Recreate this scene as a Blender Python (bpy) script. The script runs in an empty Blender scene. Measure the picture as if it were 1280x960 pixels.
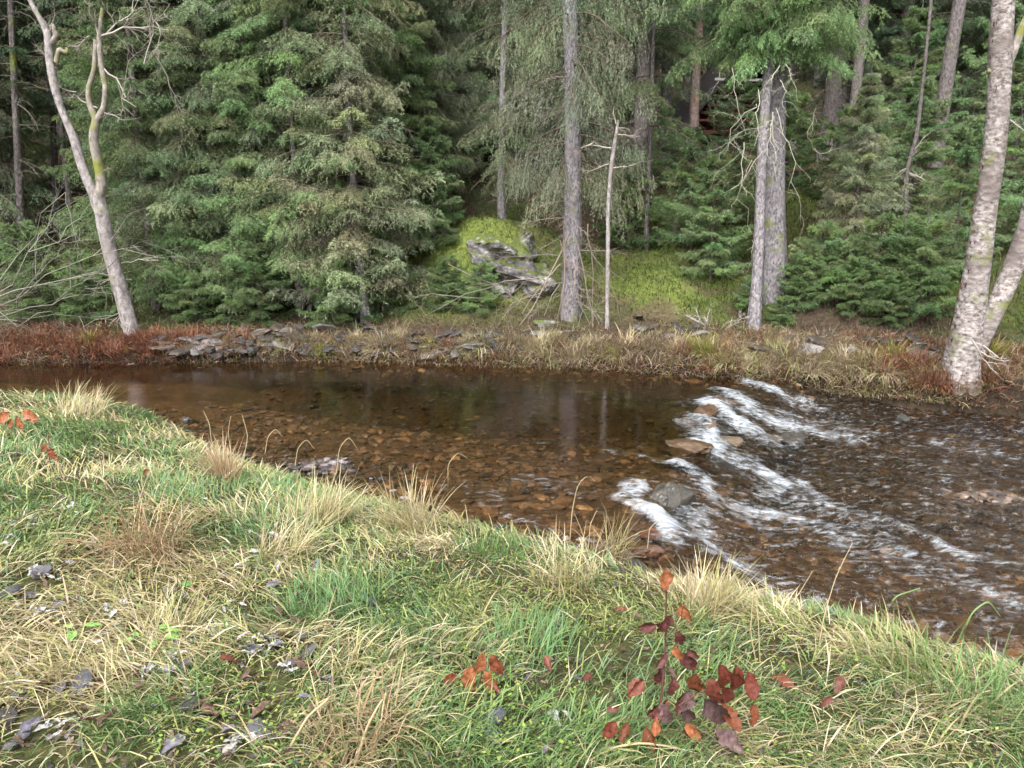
import bpy, math
import numpy as np

# ------------------------------------------------------------------ basics
F, CH, PITCH = 930.0, 2.3, math.radians(13.0)
CP, SP = math.cos(PITCH), math.sin(PITCH)
PI = math.pi
sc = bpy.context.scene
COL = sc.collection
rng = np.random.default_rng(11)


def ray(px, py):
    dx = (px - 640) / F; dy = (py - 480) / F
    return dx, CP - dy * SP, -SP - dy * CP


def at(px, py, z=0.0):
    d = ray(px, py); t = (z - CH) / d[2]
    return np.array((d[0] * t, d[1] * t, z))


def atY(px, py, Y):
    d = ray(px, py); t = Y / d[1]
    return np.array((d[0] * t, Y, CH + d[2] * t))


def nrm(v):
    return v / np.maximum(np.linalg.norm(v, axis=-1, keepdims=True), 1e-9)


def _h(i, j, s):
    n = (i * 374761393 + j * 668265263 + s * 1442695041) & 0xffffffff
    n = ((n ^ (n >> 13)) * 1274126177) & 0xffffffff
    return ((n ^ (n >> 16)) & 0xffff) / 65535.0


def vn(x, y, s=0):
    x = np.asarray(x, float); y = np.asarray(y, float)
    i = np.floor(x).astype(np.int64); j = np.floor(y).astype(np.int64)
    fx = x - i; fy = y - j
    fx = fx * fx * (3 - 2 * fx); fy = fy * fy * (3 - 2 * fy)
    a = _h(i, j, s); b = _h(i + 1, j, s); c = _h(i, j + 1, s); d = _h(i + 1, j + 1, s)
    return (a * (1 - fx) + b * fx) * (1 - fy) + (c * (1 - fx) + d * fx) * fy


def fbm(x, y, s=0, o=4):
    r = 0; a = .5; t = 0
    for k in range(o):
        r = r + a * vn(x * 2 ** k + 17.3 * k, y * 2 ** k + 9.1 * k, s + k); t += a; a *= .5
    return r / t


def sstep(a, b, x):
    t = np.clip((x - a) / (b - a), 0, 1)
    return t * t * (3 - 2 * t)


# ------------------------------------------------------------------ mesh builder
class MB:
    def __init__(s):
        s.V = []; s.F = []; s.C = []; s.n = 0

    def add(s, V, Fc, col):
        V = np.asarray(V, np.float32).reshape(-1, 3); Fc = np.asarray(Fc)
        c = np.asarray(col, np.float32)
        if c.ndim == 1:
            c = np.tile(c[None, :3], (len(V), 1))
        s.V.append(V); s.F.append(Fc + s.n); s.C.append(c[:, :3]); s.n += len(V)

    def build(s, name, mat, parent=None, smooth=True, attrs=None):
        me = bpy.data.meshes.new(name)
        V = np.concatenate(s.V); C = np.concatenate(s.C)
        loops = np.concatenate([f.reshape(-1) for f in s.F]).astype(np.int32)
        tot = np.concatenate([np.full(len(f), f.shape[1], np.int32) for f in s.F])
        st = np.concatenate(([0], np.cumsum(tot)[:-1])).astype(np.int32)
        me.vertices.add(len(V)); me.vertices.foreach_set('co', V.ravel())
        me.loops.add(len(loops)); me.loops.foreach_set('vertex_index', loops)
        me.polygons.add(len(tot)); me.polygons.foreach_set('loop_start', st); me.polygons.foreach_set('loop_total', tot)
        me.polygons.foreach_set('use_smooth', np.full(len(tot), smooth))
        me.update(calc_edges=True)
        a = me.attributes.new('col', 'FLOAT_COLOR', 'POINT')
        a.data.foreach_set('color', np.concatenate((C, np.ones((len(C), 1), np.float32)), 1).ravel())
        for k, v in (attrs or {}).items():
            b = me.attributes.new(k, 'FLOAT', 'POINT'); b.data.foreach_set('value', np.asarray(v, np.float32).ravel())
        me.materials.append(mat)
        o = bpy.data.objects.new(name, me); COL.objects.link(o)
        if parent is not None:
            o.parent = parent
        return o


def tubes(m, P, rad, sides, col, lump=0.0, flare=0.0):
    """P (n,K,3) centre lines, rad (n,K)."""
    P = np.asarray(P, float)
    if P.ndim == 2:
        P = P[None]; rad = np.asarray(rad)[None]
    n, K, _ = P.shape
    T = nrm(np.gradient(P, axis=1))
    mt = nrm(T.mean(1))
    ref = np.where(np.abs(mt[:, 2:3]) > .8, np.array([[1., 0, 0]]), np.array([[0, 0, 1.]]))[:, None, :]
    U = nrm(np.cross(T, ref)); W = np.cross(T, U)
    a = np.arange(sides) * 2 * PI / sides
    r = np.broadcast_to(np.asarray(rad, float)[:, :, None], (n, K, sides)).copy()
    if lump:
        kk = np.arange(K)[:, None] * 1.0; aa = (np.arange(sides)[None, :]) * 1.0
        r *= 1 + lump * (vn(kk * .35 + 0 * aa, aa * .9 + 0 * kk, 5)[None] - .5) * 2
    if flare:
        tt = np.linspace(0, 1, K)[None, :, None]
        lob = .55 + .45 * np.cos(a * 5 + 1.3)[None, None] * 1.0
        r *= 1 + flare * np.exp(-tt * K / 4.0) * lob
    V = P[:, :, None] + r[..., None] * (np.cos(a)[None, None, :, None] * U[:, :, None] + np.sin(a)[None, None, :, None] * W[:, :, None])
    idx = np.arange(n * K * sides).reshape(n, K, sides)
    nx = np.roll(idx, -1, 2)
    Fc = np.stack((idx[:, :-1], nx[:, :-1], nx[:, 1:], idx[:, 1:]), -1).reshape(-1, 4)
    col = np.asarray(col, float)
    if col.ndim == 2:      # one colour per tube
        col = np.repeat(col, K * sides, 0)
    m.add(V, Fc, col)


def resample(pts, K):
    pts = np.asarray(pts, float)
    d = np.concatenate(([0], np.cumsum(np.linalg.norm(np.diff(pts[:, :3], axis=0), axis=1))))
    # Catmull-like smoothing through dense linear + blur
    t = np.linspace(0, d[-1], K)
    out = np.stack([np.interp(t, d, pts[:, k]) for k in range(pts.shape[1])], 1)
    for _ in range(1):
        out[1:-1] = (out[:-2] + 2 * out[1:-1] + out[2:]) / 4
    return out


# ------------------------------------------------------------------ objects
def tag(o, label=None, cat=None, group=None, kind=None):
    if label: o['label'] = label
    if cat: o['category'] = cat
    if group: o['group'] = group
    if kind: o['kind'] = kind
    return o


def thing(name, loc, label, cat, group=None, rz=0.0, s=1.0):
    o = bpy.data.objects.new(name, None); COL.objects.link(o)
    o.location = tuple(float(v) for v in loc); o.rotation_euler = (0, 0, rz); o.scale = (s, s, s); o.empty_display_size = .2
    return tag(o, label, cat, group)


def copy_tree(o, label, group, loc, rz, s, parent=None):
    c = o.copy(); COL.objects.link(c)
    c.parent = parent
    if parent is None:
        c.location = tuple(float(v) for v in loc); c.rotation_euler = (0, 0, rz); c.scale = (s, s, s)
        if label: c['label'] = label
        if group: c['group'] = group
        elif 'group' in c.keys(): del c['group']
    for ch in list(o.children):
        copy_tree(ch, None, None, None, 0, 1, c)
    return c


class Kind:
    """first placing moves the source itself, later ones copy it"""
    def __init__(s, root): s.root = root; s.used = False

    def place(s, loc, rz=0, sc_=1.0, label=None, group=None, tilt=None):
        if not s.used:
            s.used = True; o = s.root
            o.location = tuple(float(v) for v in loc); o.rotation_euler = (0, 0, rz); o.scale = (sc_,) * 3
            if label: o['label'] = label
            if group: o['group'] = group
        else:
            o = copy_tree(s.root, label, group, loc, rz, sc_)
        if tilt: o.rotation_euler = (tilt[0], tilt[1], rz)
        return o


# ------------------------------------------------------------------ materials
def newmat(name):
    m = bpy.data.materials.new(name); m.use_nodes = True
    nt = m.node_tree; nt.nodes.clear()
    out = nt.nodes.new('ShaderNodeOutputMaterial')
    return m, nt, out


def N(nt, t, **kw):
    n = nt.nodes.new(t)
    for k, v in kw.items():
        if k.startswith('i_'):
            n.inputs[k[2:].replace('_', ' ')].default_value = v
        else:
            setattr(n, k, v)
    return n


def L(nt, a, b):
    nt.links.new(a, b)


def m_attr(name, rough=.8, spec=.2, noise=0.0, nscale=30., translucent=0.0, bump=0.0, bscale=60., objvar=0.0, stretch=None):
    m, nt, out = newmat(name)
    at_ = N(nt, 'ShaderNodeAttribute', attribute_name='col')
    c = at_.outputs['Color']
    tc = N(nt, 'ShaderNodeTexCoord')
    vec = tc.outputs['Object']
    if stretch:
        mp = N(nt, 'ShaderNodeMapping'); mp.inputs['Scale'].default_value = stretch
        L(nt, vec, mp.inputs['Vector']); vec = mp.outputs[0]
    if noise:
        nz = N(nt, 'ShaderNodeTexNoise', i_Scale=nscale, i_Detail=4.0)
        L(nt, vec, nz.inputs['Vector'])
        mr = N(nt, 'ShaderNodeMapRange'); mr.inputs[1].default_value = .3; mr.inputs[2].default_value = .7
        mr.inputs[3].default_value = 1 - noise; mr.inputs[4].default_value = 1 + noise
        L(nt, nz.outputs[0], mr.inputs[0])
        mx = N(nt, 'ShaderNodeVectorMath', operation='SCALE'); L(nt, c, mx.inputs[0]); L(nt, mr.outputs[0], mx.inputs['Scale']); c = mx.outputs[0]
    if objvar:
        oi = N(nt, 'ShaderNodeObjectInfo')
        mr = N(nt, 'ShaderNodeMapRange'); mr.inputs[3].default_value = 1 - objvar; mr.inputs[4].default_value = 1 + objvar
        L(nt, oi.outputs['Random'], mr.inputs[0])
        mx = N(nt, 'ShaderNodeVectorMath', operation='SCALE'); L(nt, c, mx.inputs[0]); L(nt, mr.outputs[0], mx.inputs['Scale']); c = mx.outputs[0]
    b = N(nt, 'ShaderNodeBsdfPrincipled'); b.inputs['Roughness'].default_value = rough
    b.inputs['Specular IOR Level'].default_value = spec
    L(nt, c, b.inputs['Base Color'])
    if bump:
        nz = N(nt, 'ShaderNodeTexNoise', i_Scale=bscale, i_Detail=5.0); L(nt, vec, nz.inputs['Vector'])
        bp = N(nt, 'ShaderNodeBump', i_Strength=bump, i_Distance=.02); L(nt, nz.outputs[0], bp.inputs['Height']); L(nt, bp.outputs[0], b.inputs['Normal'])
    sh = b.outputs[0]
    if translucent:
        tr = N(nt, 'ShaderNodeBsdfTranslucent'); L(nt, c, tr.inputs[0])
        ms = N(nt, 'ShaderNodeMixShader'); ms.inputs[0].default_value = translucent
        L(nt, sh, ms.inputs[1]); L(nt, tr.outputs[0], ms.inputs[2]); sh = ms.outputs[0]
    L(nt, sh, out.inputs[0])
    return m


M_NEEDLE = m_attr('spruce_needles', .7, .15, objvar=.2)
M_TWIG = m_attr('dry_twigs', .9, .1)
M_GRASS = m_attr('grass_blades', .6, .25, translucent=.3)
M_LEAF = m_attr('leaf', .5, .3, noise=.5, nscale=80, translucent=.12)
M_STONE = m_attr('stone', .6, .4, noise=.45, nscale=7, bump=.6, bscale=18, objvar=.3)
M_WET = m_attr('wet_stone', .3, .5, noise=.45, nscale=12, bump=.4, bscale=30)
M_WOOD = m_attr('painted_boards', .8, .2, noise=.3, nscale=6, stretch=(6, 6, .6))


def bark(name, c1, c2, c3, patch=.55, sc_=(9, 9, 4.2), bump=1.0, green=0.0, gcol=(.16, .19, .05)):
    m, nt, out = newmat(name)
    tc = N(nt, 'ShaderNodeTexCoord')
    mp = N(nt, 'ShaderNodeMapping'); mp.inputs['Scale'].default_value = sc_
    L(nt, tc.outputs['Object'], mp.inputs['Vector'])
    n1 = N(nt, 'ShaderNodeTexNoise', i_Scale=3.6, i_Detail=8.0, i_Roughness=.72); L(nt, mp.outputs[0], n1.inputs['Vector'])
    vo = N(nt, 'ShaderNodeTexVoronoi', i_Scale=2.2, i_Randomness=1.0); L(nt, mp.outputs[0], vo.inputs['Vector'])
    n2 = N(nt, 'ShaderNodeTexNoise', i_Scale=1.3, i_Detail=3.0); L(nt, tc.outputs['Object'], n2.inputs['Vector'])
    r = N(nt, 'ShaderNodeValToRGB'); L(nt, n1.outputs[0], r.inputs[0])
    e = r.color_ramp.elements
    e[0].position = .38; e[0].color = (*c1, 1); e[1].position = .6; e[1].color = (*c2, 1)
    mx = N(nt, 'ShaderNodeMix', data_type='RGBA')
    rr = N(nt, 'ShaderNodeMapRange'); rr.inputs[1].default_value = patch; rr.inputs[2].default_value = patch + .12
    L(nt, n2.outputs[0], rr.inputs[0]); L(nt, rr.outputs[0], mx.inputs[0]); L(nt, r.outputs[0], mx.inputs[6])
    mx.inputs[7].default_value = (*c3, 1)
    c = mx.outputs[2]
    if green:
        n3 = N(nt, 'ShaderNodeTexNoise', i_Scale=2.6, i_Detail=5.0); L(nt, tc.outputs['Object'], n3.inputs['Vector'])
        r3 = N(nt, 'ShaderNodeMapRange'); r3.inputs[1].default_value = .62 - green * .25; r3.inputs[2].default_value = .75 - green * .25
        L(nt, n3.outputs[0], r3.inputs[0])
        g = N(nt, 'ShaderNodeMix', data_type='RGBA'); L(nt, r3.outputs[0], g.inputs[0]); L(nt, c, g.inputs[6]); g.inputs[7].default_value = (*gcol, 1)
        c = g.outputs[2]
    at_ = N(nt, 'ShaderNodeAttribute', attribute_name='col')
    mu = N(nt, 'ShaderNodeVectorMath', operation='MULTIPLY'); L(nt, c, mu.inputs[0]); L(nt, at_.outputs['Color'], mu.inputs[1])
    b = N(nt, 'ShaderNodeBsdfPrincipled'); b.inputs['Roughness'].default_value = .85; b.inputs['Specular IOR Level'].default_value = .2
    L(nt, mu.outputs[0], b.inputs['Base Color'])
    ad = N(nt, 'ShaderNodeMath', operation='ADD'); L(nt, n1.outputs[0], ad.inputs[0]); L(nt, vo.outputs[0], ad.inputs[1])
    bp = N(nt, 'ShaderNodeBump', i_Strength=bump, i_Distance=.02); L(nt, ad.outputs[0], bp.inputs['Height']); L(nt, bp.outputs[0], b.inputs['Normal'])
    L(nt, b.outputs[0], out.inputs[0])
    return m


B_SPRUCE = bark('spruce_bark', (.07, .06, .055), (.20, .175, .175), (.15, .13, .125), green=.12)
B_GREY = bark('grey_bark', (.08, .075, .08), (.31, .285, .30), (.20, .18, .19), green=.14)
B_PINK = bark('flaky_pinkish_bark', (.10, .075, .065), (.42, .385, .37), (.18, .15, .14), .5, (4, 4, 6), 1.0, green=.2)
B_PALE = bark('pale_smooth_bark', (.15, .135, .13), (.38, .345, .34), (.26, .23, .225), .52, (5, 5, 3), .7, green=.12, gcol=(.20, .21, .04))
B_MOSSY = bark('mossy_limb_bark', (.16, .15, .12), (.34, .30, .27), (.24, .21, .19), .52, (5, 5, 3), .7, green=.45, gcol=(.19, .20, .05))
B_PINE = bark('pine_bark', (.10, .075, .065), (.26, .20, .19), (.22, .13, .10), .5)
WHITE = (1., 1., 1.)

# ------------------------------------------------------------------ river geometry
near_px = [(0, 500), (110, 494), (200, 512), (260, 545), (330, 578), (430, 606), (520, 628), (600, 655), (700, 682), (760, 706),
           (830, 738), (900, 744), (1000, 757), (1100, 772), (1200, 796), (1280, 822)]
npts = np.array([at(x, y, .10 - .22 * max(0, min(1, (x - 500) / 500)) + .30 * max(0, (x - 980) / 300))[:2] for x, y in near_px])
nx_ = np.concatenate(([-80, -20, -9], npts[:, 0], [6, 20, 80])); ny_ = np.concatenate(([24, 12.4, 9.6], npts[:, 1], [2.4, .6, -6]))
o_ = np.argsort(nx_); nx_, ny_ = nx_[o_], ny_[o_]
far_px = [(0, 455, 0), (150, 455, 0), (300, 453, 0), (450, 452, 0), (600, 458, 0), (740, 462, 0), (860, 470, 0), (930, 484, -.1), (1000, 493, -.25), (1100, 503, -.28),
          (1200, 513, -.28), (1280, 519, -.28)]
fpts = np.array([at(x, y, z)[:2] for x, y, z in far_px])
fx_ = np.concatenate(([-80, -20], fpts[:, 0], [12, 30, 80])); fy_ = np.concatenate(([28, 14.5], fpts[:, 1], [8.1, 5, 0]))
o_ = np.argsort(fx_); fx_, fy_ = fx_[o_], fy_[o_]


def NE(x): return np.interp(x, nx_, ny_)
def FE(x): return np.interp(x, fx_, fy_)


def seg_dist(x, y, poly):
    """distance to a polyline, side sign, position along 0..1"""
    best = np.full(x.shape, 1e9); sg = np.zeros(x.shape); al = np.zeros(x.shape)
    poly = np.asarray(poly, float)
    ln = np.concatenate(([0], np.cumsum(np.linalg.norm(np.diff(poly, axis=0), axis=1)))); tot = ln[-1]
    for k in range(len(poly) - 1):
        a, b = poly[k], poly[k + 1]; ab = b - a; l2 = ab @ ab
        t = np.clip(((x - a[0]) * ab[0] + (y - a[1]) * ab[1]) / l2, 0, 1)
        qx = a[0] + t * ab[0]; qy = a[1] + t * ab[1]
        d = np.hypot(x - qx, y - qy)
        w = d < best
        s_ = np.sign(ab[0] * (y - a[1]) - ab[1] * (x - a[0]))
        best = np.where(w, d, best); sg = np.where(w, s_, sg); al = np.where(w, (ln[k] + t * math.sqrt(l2)) / tot, al)
    return best, sg, al


weir_px = [(960, 470), (925, 483), (893, 500), (868, 522), (862, 545), (850, 565), (815, 590), (782, 608), (790, 645), (815, 690), (828, 735), (840, 800)]
WEIR = np.array([at(x, y, -.02)[:2] for x, y in weir_px])
WDROP = .28


def water_z(x, y):
    d, s, _ = seg_dist(x, y, WEIR)
    s = d * s                      # positive = downstream side
    return -WDROP * sstep(-.05, 1.1, s) - .03 * np.clip(s - 1, 0, 30) * .3, s


# orientation of the weir line: make sure positive is the right-hand side
_t = water_z(np.array([4.0]), np.array([7.0]))[1][0]
if _t < 0:
    WEIR = WEIR[::-1]

HUMP = atY(618, 300, 14.6)


def ground_z(x, y):
    x = np.asarray(x, float); y = np.asarray(y, float)
    fe = FE(x); ne = NE(x)
    wz, _ = water_z(x, y)
    d = y - fe
    right = sstep(-2, 3, x)
    zl = np.interp(d, [0, .12, .35, 1.0, 2.2, 5, 8.5, 23, 45, 90, 200], [-.1, .12, .28, .38, .55, 2.1, 3.9, 9.5, 20, 38, 60])
    zr = np.interp(d, [0, .12, .35, 1.0, 2.2, 5, 8.5, 15, 24, 45, 90, 200], [-.1, .12, .28, .38, .5, 1.75, 3.3, 4.0, 4.9, 12, 32, 60])
    zf = zl * (1 - right) + zr * right
    zf = np.where(x > 2.5, zf - .12 * sstep(2.5, 5, x) * np.exp(-np.clip(d, 0, 9) / 2), zf)
    zf += (fbm(x * .5, y * .5, 3) - .5) * .9 * sstep(1.5, 6, d) + (fbm(x * 2.2, y * 2.2, 8) - .5) * .28 * sstep(.3, 2, d)
    zf += 1.05 * np.exp(-(((x - HUMP[0]) / 1.35) ** 2 + ((y - HUMP[1]) / 1.1) ** 2))
    e = ne - y
    zn = np.interp(e, [0, .1, .45, 1.3, 3, 6, 30], [-.12, 0.0, .2, .38, .62, .8, .9])
    zn += (fbm(x * 1.3, y * 1.3, 21) - .5) * .14 * sstep(.2, 1, e) + (fbm(x * 5, y * 5, 22) - .5) * .05 * sstep(.1, .5, e)
    zn += wz * sstep(1.2, 0, e) * .6
    mid = np.minimum(-d, -e)
    bed = wz - .05 - (.12 + .22 * sstep(1.5, 4.0, -e) + .3 * sstep(3.2, .8, -d) * (wz > -.05)) * sstep(0, 1.2, -d) * sstep(-.2, 3.0, -e) + (fbm(x * 1.8, y * 1.8, 31) - .5) * .12
    # very shallow over the riffle and the gravel spit
    g = at(1235, 622, -.3)
    bed += .42 * np.exp(-(((x - g[0]) / .75) ** 2 + ((y - g[1]) / .35) ** 2)) * sstep(.5, 1.5, x)
    z = np.where(d > 0, zf, np.where(e > 0, zn, bed))
    return z


def gz(x, y): return float(ground_z(np.array([x]), np.array([y]))[0])


def grid_axes(spans):
    out = []
    for a, b, s in spans:
        out.append(np.arange(a, b - 1e-6, s))
    out.append([spans[-1][1]])
    return np.concatenate(out)


def grid_faces(nx, ny):
    i = np.arange(nx * ny).reshape(ny, nx)
    return np.stack((i[:-1, :-1], i[:-1, 1:], i[1:, 1:], i[1:, :-1]), -1).reshape(-1, 4)


gx = grid_axes([(-300, -60, 20), (-60, -20, 2), (-20, -11, .3), (-11, 11, .07), (11, 20, .3), (20, 60, 2), (60, 300, 20)])
gy = grid_axes([(-200, -20, 20), (-20, -2, 1.5), (-2, 1, .2), (1, 18, .07), (18, 32, .2), (32, 60, 1), (60, 300, 12)])
X, Y = np.meshgrid(gx, gy)
Z = ground_z(X, Y)
xf, yf = X.ravel(), Y.ravel()
d = yf - FE(xf); e = NE(xf) - yf


def lerp(a, b, t): return np.asarray(a) * (1 - t[..., None]) + np.asarray(b) * t[..., None]


def moss_at(x, y):
    d = y - FE(x)
    m = sstep(.47, .6, fbm(x * .55 + 5, y * .55, 41)) * .8
    hm = np.exp(-(((x - HUMP[0] + .3) / 1.7) ** 2 + ((y - HUMP[1] + .3) / 1.5) ** 2))
    rm = np.exp(-(((x - 2.6) / 1.3) ** 2 + ((y - 14.2) / 1.2) ** 2)) + np.exp(-(((x - 5.3) / 1.6) ** 2 + ((y - 16.5) / 1.6) ** 2))
    q = .35 + .65 * sstep(.40, .56, fbm(x * 2.6 + 3, y * 2.6, 43))
    return np.clip(m * sstep(1.0, 2.5, d) + 1.3 * hm + 1.4 * rm, 0, 1) * sstep(.8, 1.6, d) * np.maximum(q, np.maximum(hm, rm * .9))


n1 = fbm(xf * 3, yf * 3, 51); n2 = fbm(xf * .8, yf * .8, 52)
litter = lerp((.030, .023, .016), (.075, .053, .036), n1)
litter = lerp(litter, (.05, .065, .025), sstep(.5, .65, n2))
mossc = lerp((.028, .042, .012), (.095, .115, .026), fbm(xf * 2, yf * 2, 61))
farc = lerp(litter, mossc, moss_at(xf, yf))
bankc = lerp((.035, .026, .02), (.10, .07, .045), n1)
farc = np.where((d < .6)[:, None], bankc, farc); farc = np.where((d < .28)[:, None], bankc * .4, farc)  # wet mud at the waterline, darkened to paint in an undercut's shade
nearc = lerp((.06, .055, .025), (.09, .10, .035), n1)
nearc = np.where((e < .3)[:, None], lerp((.03, .025, .02), (.09, .075, .065), n1), nearc)
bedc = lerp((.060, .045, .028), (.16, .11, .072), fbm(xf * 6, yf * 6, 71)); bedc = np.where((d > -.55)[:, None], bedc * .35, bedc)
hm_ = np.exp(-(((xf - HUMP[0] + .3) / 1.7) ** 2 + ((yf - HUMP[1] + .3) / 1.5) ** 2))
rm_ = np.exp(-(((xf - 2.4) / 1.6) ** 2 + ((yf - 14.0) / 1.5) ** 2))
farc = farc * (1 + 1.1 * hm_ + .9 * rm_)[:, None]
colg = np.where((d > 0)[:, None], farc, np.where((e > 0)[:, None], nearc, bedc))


def m_ground():
    m, nt, out = newmat('soil_moss_and_river_bed')
    at_ = N(nt, 'ShaderNodeAttribute', attribute_name='col')
    tc = N(nt, 'ShaderNodeTexCoord')
    n1 = N(nt, 'ShaderNodeTexNoise', i_Scale=14.0, i_Detail=8.0, i_Roughness=.7); L(nt, tc.outputs['Object'], n1.inputs['Vector'])
    mr = N(nt, 'ShaderNodeMapRange'); mr.inputs[1].default_value = .3; mr.inputs[2].default_value = .7; mr.inputs[3].default_value = .45; mr.inputs[4].default_value = 1.6
    L(nt, n1.outputs[0], mr.inputs[0])
    vo = N(nt, 'ShaderNodeTexVoronoi', i_Scale=16.0); L(nt, tc.outputs['Object'], vo.inputs['Vector'])
    hs = N(nt, 'ShaderNodeMapRange'); hs.inputs[3].default_value = .88; hs.inputs[4].default_value = 1.12; L(nt, vo.outputs['Color'], hs.inputs[0])
    mm = N(nt, 'ShaderNodeMath', operation='MULTIPLY'); L(nt, mr.outputs[0], mm.inputs[0]); L(nt, hs.outputs[0], mm.inputs[1])
    mx = N(nt, 'ShaderNodeVectorMath', operation='SCALE'); L(nt, at_.outputs['Color'], mx.inputs[0]); L(nt, mm.outputs[0], mx.inputs['Scale'])
    b = N(nt, 'ShaderNodeBsdfPrincipled'); b.inputs['Roughness'].default_value = .9; b.inputs['Specular IOR Level'].default_value = .15
    L(nt, mx.outputs[0], b.inputs['Base Color'])
    bp = N(nt, 'ShaderNodeBump', i_Strength=.9, i_Distance=.04); L(nt, n1.outputs[0], bp.inputs['Height']); L(nt, bp.outputs[0], b.inputs['Normal'])
    L(nt, b.outputs[0], out.inputs[0])
    return m


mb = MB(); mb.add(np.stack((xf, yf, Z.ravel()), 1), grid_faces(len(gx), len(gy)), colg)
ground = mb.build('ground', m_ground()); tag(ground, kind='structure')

# ------------------------------------------------------------------ water
wx = grid_axes([(-60, -16, 2), (-16, -8, .2), (-8, -1, .06), (-1, 8, .035), (8, 14, .2), (14, 60, 2)])
wy = grid_axes([(-8, 1.5, .5), (1.5, 12.5, .035), (12.5, 28, .5)])
WX, WY = np.meshgrid(wx, wy); wxf, wyf = WX.ravel(), WY.ravel()
WZ, S = water_z(wxf, wyf)


def P2(l, z=-.25): return [tuple(at(x, y, z)[:2]) for x, y in l]


strokes = [  # polyline in the water surface, width, strength
    (P2([(925, 484), (945, 492), (985, 496), (1030, 502)], -.15), .16, 1.0),
    (P2([(905, 503), (930, 515), (980, 520), (1050, 528)], -.15), .30, 1.0),
    (P2([(885, 517), (915, 535), (960, 540)], -.15), .30, 1.15),
    (P2([(872, 540), (895, 560), (940, 580), (965, 598)], -.15), .26, 1.25),
    (P2([(868, 560), (900, 572), (935, 588)], -.15), .15, 1.0),
    (P2([(990, 520), (1060, 528), (1130, 545)], -.25), .2, .55),
    (P2([(985, 603), (1020, 618), (1080, 642), (1160, 668), (1280, 705)], -.25), .12, .85),
    (P2([(1000, 620), (1060, 645), (1110, 655)], -.25), .09, .6),
    (P2([(845, 600), (880, 618), (930, 632), (985, 628), (1010, 640)], -.2), .16, 1.1),
    (P2([(930, 640), (960, 650), (1000, 660), (1060, 655), (1100, 670)], -.25), .10, .65),
    (P2([(1000, 640), (1050, 668), (1110, 690), (1180, 715), (1280, 742)], -.25), .22, .42),
    (P2([(788, 612), (800, 634), (822, 650)], -.1), .09, 1.1),
    (P2([(828, 655), (850, 672), (862, 690), (845, 712)], -.2), .15, 1.35),
    (P2([(860, 690), (890, 700), (930, 716), (965, 728)], -.25), .16, 1.0),
    (P2([(880, 650), (905, 690), (960, 720), (1010, 748)], -.25), .22, .75),
    (P2([(975, 745), (1010, 752), (1050, 765)], -.25), .12, 1.0),
    (P2([(1180, 548), (1215, 558), (1245, 562)], -.25), .12, .8),
    (P2([(1080, 560), (1120, 565), (1150, 570)], -.25), .1, .5),
    (P2([(1180, 712), (1230, 728), (1280, 742)], -.25), .14, .8),
    (P2([(675, 553), (690, 556), (712, 560)], 0), .10, .85),
    (P2([(610, 548), (625, 552)], 0), .06, .6), (P2([(745, 562), (800, 570)], 0), .07, .65),
    (P2([(800, 575), (840, 585), (870, 600)], -.05), .12, .7),
    (P2([(560, 600), (600, 612), (650, 625)], 0), .12, .42), (P2([(640, 590), (700, 600), (760, 612)], 0), .14, .42),  # this line and the next: silver riffle glints painted as faint foam
    (P2([(640, 640), (690, 660), (720, 668)], 0), .10, .4),
]
foam = np.zeros(len(wxf))  # white water plus the painted riffle glints
near_ = (wxf > -3) & (wxf < 9) & (wyf > 2) & (wyf < 12)
wq1 = (fbm(wxf * 1.6, wyf * 1.6, 201) - .5) * .55 + (fbm(wxf * 5, wyf * 5, 203) - .5) * .16; wq2 = (fbm(wxf * 1.6, wyf * 1.6, 202) - .5) * .55 + (fbm(wxf * 5, wyf * 5, 204) - .5) * .16
wgap = .1 + 1.75 * fbm(wxf * 2.6, wyf * 2.6, 205)
for pl, w, st in strokes:
    w = w * .78
    dd, _, al = seg_dist((wxf + wq1)[near_], (wyf + wq2)[near_], pl)
    foam[near_] = np.maximum(foam[near_], (st * 1.2 if st >= 1 else st) * np.exp(-(dd / w) ** 2) * (1 - .45 * al) * wgap[near_])
rough = np.clip(.03 + .95 * sstep(-.2, .9, S) + .35 * sstep(2.6, 1.0, wyf - NE(wxf)) * sstep(-5.5, -1.5, wxf) + foam * .5, 0, 1)
# flow-aligned coordinates: upstream runs along +x, the chute bends towards the near bank
ang = -.25 - .75 * sstep(-.5, 1.5, S)
ca, sa = math.cos(-.75), math.sin(-.75)
fu, fv = wxf * ca + wyf * sa, -wxf * sa + wyf * ca
wave = (fbm(fu * 1.6, fv * 4.5, 81, 4) - .5) * .13 + (fbm(fu * 4, fv * 13, 82, 3) - .5) * .05
WZ = WZ + wave * rough ** 1.3 + foam * .035 * fbm(fu * 5, fv * 9, 83, 3)


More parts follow.
